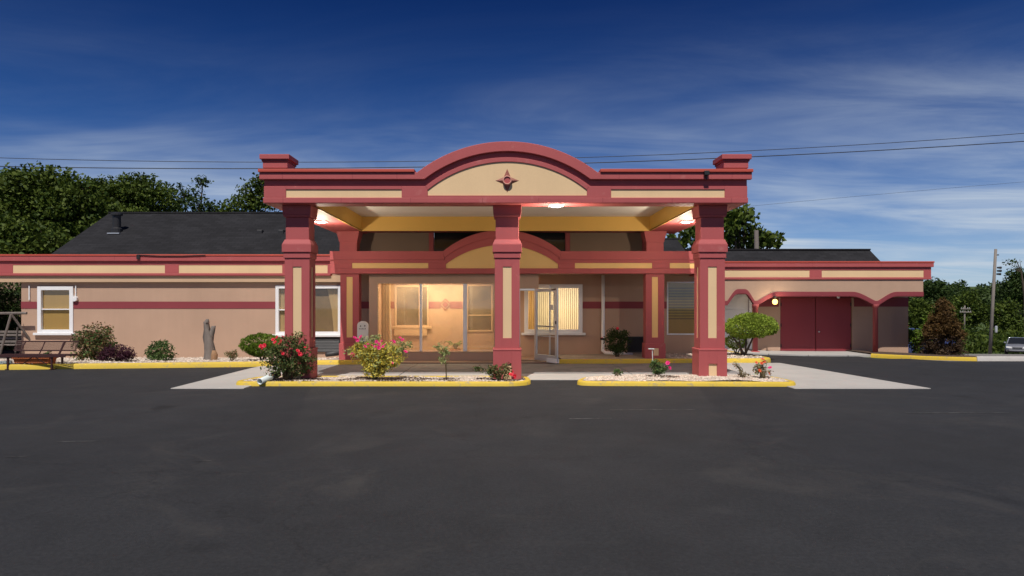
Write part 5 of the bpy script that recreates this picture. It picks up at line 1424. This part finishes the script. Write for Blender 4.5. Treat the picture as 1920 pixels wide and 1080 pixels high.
# bare twigs at the right edge
tw = thing('bare_twig_tree', 'nearly bare treetop twigs against the sky at the right edge', 'tree', (PX(1925, 70), 70, g(50, 70)))
mb = MB().path([(PX(1925, 70), 70, g(50, 70)), at(1922, 560, 70), at(1915, 510, 70), at(1905, 487, 70)], [0.2, 0.14, 0.07, 0.03], 6)
for q in ((1888, 490), (1895, 500), (1912, 486), (1900, 489), (1890, 503)): mb.tube(at(1915, 510, 70), at(q[0], q[1], 70), 0.035, 0.015, 5)
mb.build('trunk', 'bark', tw)
_, C_ = clumps([lobe(1898, 492, 70, 12, 6), lobe(1908, 488, 70, 10, 3)], 12, 5, 0.35, 0.2); V_, Q_ = leaf_quads(C_, 0.25); np_mesh('crown', V_, Q_, 'leaf_tree_dark', tw)
def wire(label, f, Y, r, x0=-1500, x1=3200, dY=0.0):
    pts = []
    n = 40
    for i in range(n + 1):
        px = x0 + (x1 - x0) * i / n; pts.append(P(px, f(px), Y + dY * i / n))
    o = MB().path(pts, r, 5).build('overhead_wire', 'wire', org=tuple(pts[0])); tag(o, label, 'wire', 'overhead wires crossing the sky')
q2 = lambda a, b, c: (lambda x: a * x * x + b * x + c)
wire('upper of the two long overhead wires crossing behind the canopy', q2(-2.825e-5, 0.0303, 296), 38, 0.017, -1200, 2900)
wire('lower thicker of the two long overhead wires crossing behind the canopy', q2(-2.297e-5, 0.01963, 312), 38, 0.024, -1200, 2900)
wire('faint single wire low in the sky at the right', lambda x: 341 + (1920 - x) * 0.083 + 0.000011 * (1920 - x) ** 2, 60, 0.010, 1290, 2900)

# ------------------------------------------------------------------ cars
def sedan(label, loc, ang, paint, group=None):
    t = thing('parked_car', label, 'car', loc, group)
    ca, sa = math.cos(ang), math.sin(ang)
    L_ = Vector(loc)
    W = lambda u, w, z: (L_.x + ca * u - sa * w, L_.y + sa * u + ca * w, L_.z + z)      # u forward, w left
    # stations: u, half width at sill, half width at belt, bottom, belt height
    stn = [(-2.25, .62, .60, .42, .78), (-2.15, .78, .76, .28, .92), (-1.7, .86, .84, .22, .98), (-0.6, .88, .85, .2, .96), (0.7, .88, .85, .2, .94), (1.3, .87, .82, .22, .90), (1.95, .82, .76, .26, .80), (2.2, .74, .68, .30, .70), (2.30, .60, .56, .36, .60)]
    V, Fq = [], []
    for u, hs, hb, zb, zt_ in stn:
        sec = [(-hs * 0.9, zb), (-hs, zb + 0.15), (-hs * 1.0, (zb + zt_) / 2), (-hb, zt_ - 0.05), (-hb * 0.85, zt_), (0, zt_ + 0.03), (hb * 0.85, zt_), (hb, zt_ - 0.05), (hs * 1.0, (zb + zt_) / 2), (hs, zb + 0.15), (hs * 0.9, zb)]
        V += [W(u, w, z) for w, z in sec]
    k = 11
    for i in range(len(stn) - 1):
        for j in range(k): Fq.append((i * k + j, i * k + (j + 1) % k, (i + 1) * k + (j + 1) % k, (i + 1) * k + j))
    mb = MB().add(V, Fq); mb.add(V[:k], [tuple(range(k))]); mb.add(V[-k:], [tuple(range(k - 1, -1, -1))])
    body_ = mb.build('body', paint, t, smooth=True)
    gb = [(-1.75, .74, .95), (-1.05, .62, 1.38), (0.25, .62, 1.42), (1.15, .74, .93)]
    mb = MB(); V = []
    for u, w, z in gb: V += [W(u, -w, z), W(u, w, z)]
    mb.add(V, [(0, 1, 3, 2), (4, 5, 7, 6)]); 
    for s in (0, 1): mb.add([V[s], V[2 + s], V[4 + s], V[6 + s]], [(0, 1, 2, 3) if s else (3, 2, 1, 0)])
    mb.build('windows', 'car_glass', t).name = 'window'
    mb = MB(); rr = [(-1.1, .635, 1.38), (-0.9, .63, 1.42), (0.1, .63, 1.455), (0.3, .635, 1.42)]; V = []
    for u, w, z in rr: V += [W(u, -w, z - 0.04), W(u, -w * .9, z), W(u, w * .9, z), W(u, w, z - 0.04)]
    mb.add(V, [(i * 4 + j, i * 4 + j + 1, i * 4 + j + 5, i * 4 + j + 4) for i in range(3) for j in range(3)]); mb.build('roof', paint, t, smooth=True)
    mb = MB()
    for s in (-1, 1):
        for a, b in (((0.28, .62, 1.42), (1.17, .75, .93)), ((-1.08, .62, 1.38), (-1.78, .75, .95)), ((-.35, .64, 1.42), (-.35, .80, .95))): mb.tube(W(a[0], s * a[1], a[2]), W(b[0], s * b[1], b[2]), 0.035, 0.04, 5)
    mb.build('pillar', paint, t)
    for u in (-1.4, 1.42):
        for s in (-1, 1):
            w = MB().tube(W(u, s * 0.70, 0.32), W(u, s * 0.90, 0.32), 0.32, 0.32, 18).build('wheel', 'rubber', t)
            MB().tube(W(u, s * 0.86, 0.32), W(u, s * 0.912, 0.32), 0.20, 0.18, 12).build('rim', 'aluminium', w)
    for s in (-1, 1):
        mb = MB(); c = [W(2.24, s * 0.40, 0.60), W(2.24, s * 0.40, 0.73), W(2.12, s * 0.74, 0.75), W(2.16, s * 0.72, 0.62)]
        q = [W(2.34, s * 0.40, 0.60), W(2.30, s * 0.40, 0.73), W(2.17, s * 0.78, 0.75), W(2.22, s * 0.77, 0.62)]
        mb.add(c + q, [(4, 5, 6, 7), (0, 1, 5, 4), (1, 2, 6, 5), (2, 3, 7, 6), (3, 0, 4, 7)]); mb.build('headlight', 'lamp_clear', t)
        MB().add([W(0.75, s * .84, .95), W(0.75, s * 1.0, .96), W(0.75, s * 1.0, 1.08), W(0.75, s * .84, 1.06), W(0.9, s * .84, .95), W(0.88, s * .98, .97), W(0.88, s * .98, 1.06), W(0.9, s * .84, 1.05)], [(0, 1, 2, 3), (7, 6, 5, 4), (0, 4, 5, 1), (3, 2, 6, 7), (1, 5, 6, 2)]).build('mirror', paint, t)
    gr = MB()
    for kk in range(4): z = 0.56 + kk * 0.035; gr.add([W(2.335, -0.34, z), W(2.335, 0.34, z), W(2.31, 0.34, z + 0.022), W(2.31, -0.34, z + 0.022)], [(0, 1, 2, 3)])
    gr.build('grille', 'black_metal', t)
    MB().add([W(2.27, -0.70, .40), W(2.36, -0.45, .38), W(2.36, 0.45, .38), W(2.27, 0.70, .40), W(2.27, 0.70, .30), W(2.33, 0.45, .28), W(2.33, -0.45, .28), W(2.27, -0.70, .30)], [(0, 1, 6, 7), (1, 2, 5, 6), (2, 3, 4, 5)]).build('bumper', 'black_metal', t)
    return t
cxw = PX(1909, 60)
sedan('silver sedan parked on the lower lot at the right edge', (cxw, 60, g(cxw, 60) + 0.01), R(-128), 'silver_paint')
bxw = PX(1685, 33)
sedan('dark blue car half hidden behind the dying conifer', (bxw, 33, g(bxw, 33) + 0.01), R(170), 'blue_paint')

# ------------------------------------------------------------------ bench, swing, stump and other small things
by = 17.0
bn = thing('park_bench', 'dark red metal mesh bench at the yellow kerb under the left window', 'bench', (PX(66, by), by, 0.0))
bx0, bx1 = PX(-4, by), PX(134, by)
sz = PZ(664, by) - 0.01
s_ = MB()
for k in range(15): yy = by - 0.22 + k * 0.03; s_.box(bx0, bx1, yy, yy + 0.012, sz - 0.012, sz)
for k in range(34): xx = bx0 + (bx1 - bx0) * k / 33; s_.box(xx - 0.006, xx + 0.006, by - 0.22, by + 0.21, sz - 0.020, sz - 0.013)
s_.box(bx0, bx1, by - 0.245, by - 0.222, sz - 0.05, sz + 0.004).box(bx0, bx1, by + 0.212, by + 0.235, sz - 0.05, sz + 0.004)
s_.build('seat', 'bench_metal', bn)
bb0, bb1 = PX(30, by + 0.35), PX(146, by + 0.35)
zb0, zb1_ = PZ(657, by + 0.32), PZ(640, by + 0.38)
s_ = MB()
def bk_pt(x, t): return (x, by + 0.27 + 0.12 * t, zb0 + (zb1_ - zb0) * t)
for t_ in (0.0, 1.0): s_.tube(bk_pt(bb0, t_), bk_pt(bb1, t_), 0.016, 0.016, 6)
for k in range(1, 12): s_.tube(bk_pt(bb0, k / 12), bk_pt(bb1, k / 12), 0.0035, 0.0035, 4, False)
for k in range(60): x = bb0 + (bb1 - bb0) * k / 59; s_.tube(bk_pt(x, 0), bk_pt(x, 1), 0.0035, 0.0035, 4, False)
s_.build('backrest', 'bench_metal', bn)
for px, r in ((79, 0.014), (116, 0.026), (42, 0.014)): x = PX(px, by + 0.3); MB().path([(x - 0.03, by + 0.23, sz - 0.02), bk_pt(x, 0.2), bk_pt(x + 0.02, 1.0)], r, 6).build('back_upright', 'bench_metal', bn)
for px in (26, 107):
    x = PX(px, by)
    for yy in (by - 0.2, by + 0.2): B('leg', 'bench_metal', bn, x - 0.022, x + 0.022, yy - 0.02, yy + 0.02, 0.0 if yy < by else 0.0, sz - 0.05, 0.004)
    B('foot', 'bench_metal', bn, x - 0.03, x + 0.03, by - 0.27, by + 0.27, 0.0, 0.022, 0.004)
xm = PX(66, by)
for px in (34, 101): MB().tube((xm, by - 0.05, sz - 0.03), (PX(px, by), by - 0.05, 0.02), 0.012, 0.012, 5).build('brace', 'bench_metal', bn)
# terracotta trough behind the bench
ty = 17.25
tp = thing('planter', 'terracotta trough planter on the bed behind the bench', 'planter', (PX(70, ty), ty, 0.09))
x0, x1 = PX(32, ty), PX(100, ty)
m = MB().frustum((x0 + x1) / 2, ty, 0.09, (x1 - x0) / 2 - 0.04, 0.13, 0.27, (x1 - x0) / 2, 0.16); m.build('trough', 'terracotta', tp, 0.01)
B('rim', 'terracotta', tp, x0 - 0.02, x1 + 0.02, ty - 0.18, ty + 0.18, 0.245, 0.285, 0.008)
B('soil', 'soil', tp, x0 + 0.02, x1 - 0.02, ty - 0.14, ty + 0.14, 0.286, 0.292, 0)
_, C_ = clumps([lobe(92, 664, ty, 8, 6, 0.08)], 10, 8, 0.05, 0.2); V_, Q_ = leaf_quads(C_, 0.06); np_mesh('foliage', V_, Q_, 'leaf_green', tp)
o = MB().path([at(-30, 681, 17.0), at(5, 681, 17.05), at(22, 679, 17.1)], 0.055, 10).build('white_pipe', 'pvc', smooth=True, org=at(-30, 681, 17.0)); tag(o, 'white plastic pipe lying on the bed left of the bench', 'pipe')
# garden swing frame beyond the wall corner
sy = 20.6
sw = thing('garden_swing', 'weathered grey A frame garden swing past the left wall corner', 'swing', (PX(22, sy), sy, -0.02))
ap = at(21, 589, sy)
for d in ((2, 684), (44, 640)):
    pass
zg = lz(-15, sy)
for yy in (0.0,):
    MB().tube(ap, (PX(2, sy), sy - 0.1, zg), 0.035, 0.035, 7).build('leg', 'wood_grey', sw)
    MB().tube(ap, (PX(50, sy), sy + 0.7, zg), 0.035, 0.035, 7).build('leg', 'wood_grey', sw)
    MB().tube((ap[0] - 0.05, ap[1] + 0.35, ap[2] - 0.4), (PX(6, sy), sy + 0.5, zg), 0.025, 0.025, 7).build('leg', 'wood_grey', sw)
MB().tube((ap[0] + 0.4, ap[1] + 0.1, ap[2] + 0.03), (ap[0] - 2.2, ap[1] + 0.1, ap[2] + 0.0), 0.04, 0.04, 8).build('top_beam', 'wood_grey', sw)
for k in range(5): B('seat_slat', 'wood_grey', sw, ap[0] - 1.5, ap[0] + 0.10, sy + 0.0 + k * 0.11, sy + 0.08 + k * 0.11, 0.36, 0.385)
for k in range(4): B('back_slat', 'wood_grey', sw, ap[0] - 1.5, ap[0] + 0.10, sy + 0.55 + k * 0.03, sy + 0.575 + k * 0.03, 0.42 + k * 0.10, 0.49 + k * 0.10)
for xx in (ap[0] - 1.4, ap[0] + 0.05): MB().tube((xx, sy + 0.2, ap[2]), (xx, sy + 0.2, 0.38), 0.008, 0.008, 5).build('chain', 'dark_metal', sw)
# forked wooden stump sculpture
uy = 18.9; ub = lz(-8, uy)
stp = thing('wooden_stump', 'grey weathered forked wooden stump standing against the wall', 'stump', (PX(392, uy), uy, ub))
def gnarl(pts, rad, n=9):
    mb = MB(); m = len(pts); V = []
    for i, (p, r) in enumerate(zip(pts, rad)):
        for k in range(n):
            a = 2 * math.pi * k / n; rr = r * (1 + 0.16 * math.sin(3 * a + i * 1.3) + 0.1 * rnd.uniform(-1, 1))
            V.append((p[0] + rr * math.cos(a), p[1] + rr * math.sin(a), p[2]))
    mb.add(V, [(i * n + k, i * n + (k + 1) % n, (i + 1) * n + (k + 1) % n, (i + 1) * n + k) for i in range(m - 1) for k in range(n)] + [tuple(range((m - 1) * n, m * n))])
    return mb
gnarl([(PX(393, uy), uy, ub - 0.05), at(393, 662, uy), at(392, 645, uy), at(391, 632, uy), at(388, 618, uy), at(386, 606, uy), at(386, 603, uy)], [0.20, 0.155, 0.13, 0.12, 0.085, 0.075, 0.07]).build('trunk', 'wood_grey', stp, smooth=True)
gnarl([at(393, 640, uy), at(397, 625, uy), at(400, 615, uy), at(401, 611, uy)], [0.09, 0.07, 0.062, 0.05]).build('fork', 'wood_grey', stp, smooth=True)
gnarl([at(387, 605, uy), at(388, 601, uy), at(389, 598, uy)], [0.075, 0.06, 0.03]).build('knob', 'wood_grey', stp, smooth=True)
gnarl([(PX(402, uy), uy - 0.05, ub - 0.03), at(402, 665, uy - .05), at(401, 657, uy - .05)], [0.09, 0.09, 0.05]).build('root', 'wood_warm', stp, smooth=True)
# drain pipe poking out of the left island
pp = thing('drain_pipe', 'pale plastic drain pipe poking over the yellow kerb below the rose bush', 'pipe', at(500, 712, 13.55))
a0, a1 = Vector(at(487, 715.5, 13.36)), Vector(at(516, 703, 13.85))
mb = MB(); n = 16; d = (a1 - a0).normalized(); u = d.orthogonal().normalized(); w = d.cross(u); V = []
for p, r in ((a0, 0.062), (a1, 0.062), (a0, 0.054), (a0 + d * 0.3, 0.054)):
    for k in range(n): V.append(p + u * r * math.cos(2 * math.pi * k / n) + w * r * math.sin(2 * math.pi * k / n))
mb.add(V, [(k, (k + 1) % n, n + (k + 1) % n, n + k) for k in range(n)] + [(k, 2 * n + k, 2 * n + (k + 1) % n, (k + 1) % n) for k in range(n)] + [(2 * n + k, 3 * n + k, 3 * n + (k + 1) % n, 2 * n + (k + 1) % n) for k in range(n)])
mb.build('pipe', 'pvc', pp, smooth=True)
MB().tube(a0 + d * 0.28, a0 + d * 0.29, 0.053, 0.053, 14).build('bore', 'black_metal', pp)
MB().tube(a0 + d * 0.36, a1 + d * 0.1, 0.07, 0.072, 14).build('coupling', 'louver', pp, smooth=True)
# white round topped sign board by the left pilaster
gy_ = 18.75
sg = thing('notice_board', 'small white round topped notice board beside the left pilaster', 'sign', (PX(680, gy_), gy_, 0.02))
x0, x1, zb2, zt2_ = PX(669.5, gy_), PX(690.5, gy_), PZ(640, gy_), PZ(602, gy_)
hw_ = (x1 - x0) / 2; cxs = (x0 + x1) / 2
pts = [(x0, zb2), (x1, zb2)] + [(cxs + hw_ * math.cos(a), zt2_ - 0.12 + 0.12 * math.sin(a)) for a in np.linspace(0, math.pi, 13)]
MB().prism(pts, gy_, gy_ + 0.035).build('board', 'sign_white', sg, 0.005)
B('post', 'wood_grey', sg, cxs - 0.04, cxs + 0.04, gy_ + 0.036, gy_ + 0.08, 0.0, zt2_ - 0.2)
ink = MB()
for px, py, w in ((676, 611.5, 0.022), (684, 611, 0.024)): c = P(px, py, gy_); ink.prism([(c.x - w, c.z - 0.018), (c.x + w, c.z - 0.012), (c.x + w * 0.5, c.z + 0.02), (c.x - w * 0.6, c.z + 0.018)], gy_ - 0.003, gy_ - 0.0005)
for k in range(5): c = P(674.5 + k * 2.6, 616.5, gy_); ink.box(c.x - 0.012, c.x + 0.010, gy_ - 0.003, gy_ - 0.0005, c.z - 0.014, c.z + 0.014 - 0.006 * (k % 2))
ink.build('lettering', 'sign_ink', sg)

# potted palm inside the vestibule glass
pl_ = thing('potted_palm', 'leafy potted palm standing behind the vestibule glass', 'plant', (PX(854, 20.3), 20.3, 0.03))
MB().lathe([(0.12, 0.0), (0.16, 0.24), (0.17, 0.26), (0.14, 0.26)], (PX(854, 20.3), 20.3, 0.03), 14).build('pot', 'terracotta', pl_, smooth=True)
V, Fq = [], []
for k in range(16):
    a = 2 * math.pi * k / 16 + rnd.uniform(-.2, .2); ln = rnd.uniform(0.35, 0.6); c = Vector((PX(854, 20.3), 20.3, 0.27)); u = Vector((math.cos(a), math.sin(a) * 0.7, 0)); w = Vector((-math.sin(a), math.cos(a), 0))
    b = len(V)
    for i in range(5):
        t = i / 4; p = c + u * ln * t + Vector((0, 0, ln * (1.5 * t - 1.25 * t * t))); hw2 = 0.045 * math.sin(math.pi * (0.12 + 0.85 * t))
        V += [p - w * hw2, p + w * hw2]
    Fq += [(b + 2 * i, b + 2 * i + 1, b + 2 * i + 3, b + 2 * i + 2) for i in range(4)]
MB().add(V, Fq).build('frond', 'leaf_green', pl_, smooth=True)
# sheet joints in the painted fascias and ironmongery on the red doors
for px in (531, 662, 745, 1160, 1255, 1371):
    x = kx(px); B('seam', 'red_stripe', canopy, x - 0.004, x + 0.004, KY - 0.0565, KY - 0.054, zt2 + 0.004, zt1 - 0.002, 0)
for px in (531, 640, 770, 905, 1010, 1130, 1260, 1371):
    x = kx(px); B('seam', 'red_stripe', canopy, x - 0.004, x + 0.004, KY - 0.0152, KY - 0.013, SOF + 0.01, zp0 - 0.05, 0)
for k in range(6):
    x = -20.0 + k * 2.6 + 0.3; B('seam', 'red_stripe', motel, x - 0.004, x + 0.004, LY - 0.0615, LY - 0.059, zT - 0.19, zT - 0.06, 0)
for x in (8.3, 10.7, 13.1): B('seam', 'red_stripe', motel, x - 0.004, x + 0.004, rY - 0.0615, rY - 0.059, zRt - 0.19, zRt - 0.06, 0)
for x in (d0 + 0.03, d1 - 0.06):
    for z in (dd0 + 0.25, (dd0 + dd1) / 2, dd1 - 0.25): B('hinge', 'dark_metal', motel, x, x + 0.03, DY + 0.028, DY + 0.0398, z - 0.06, z + 0.06, 0)
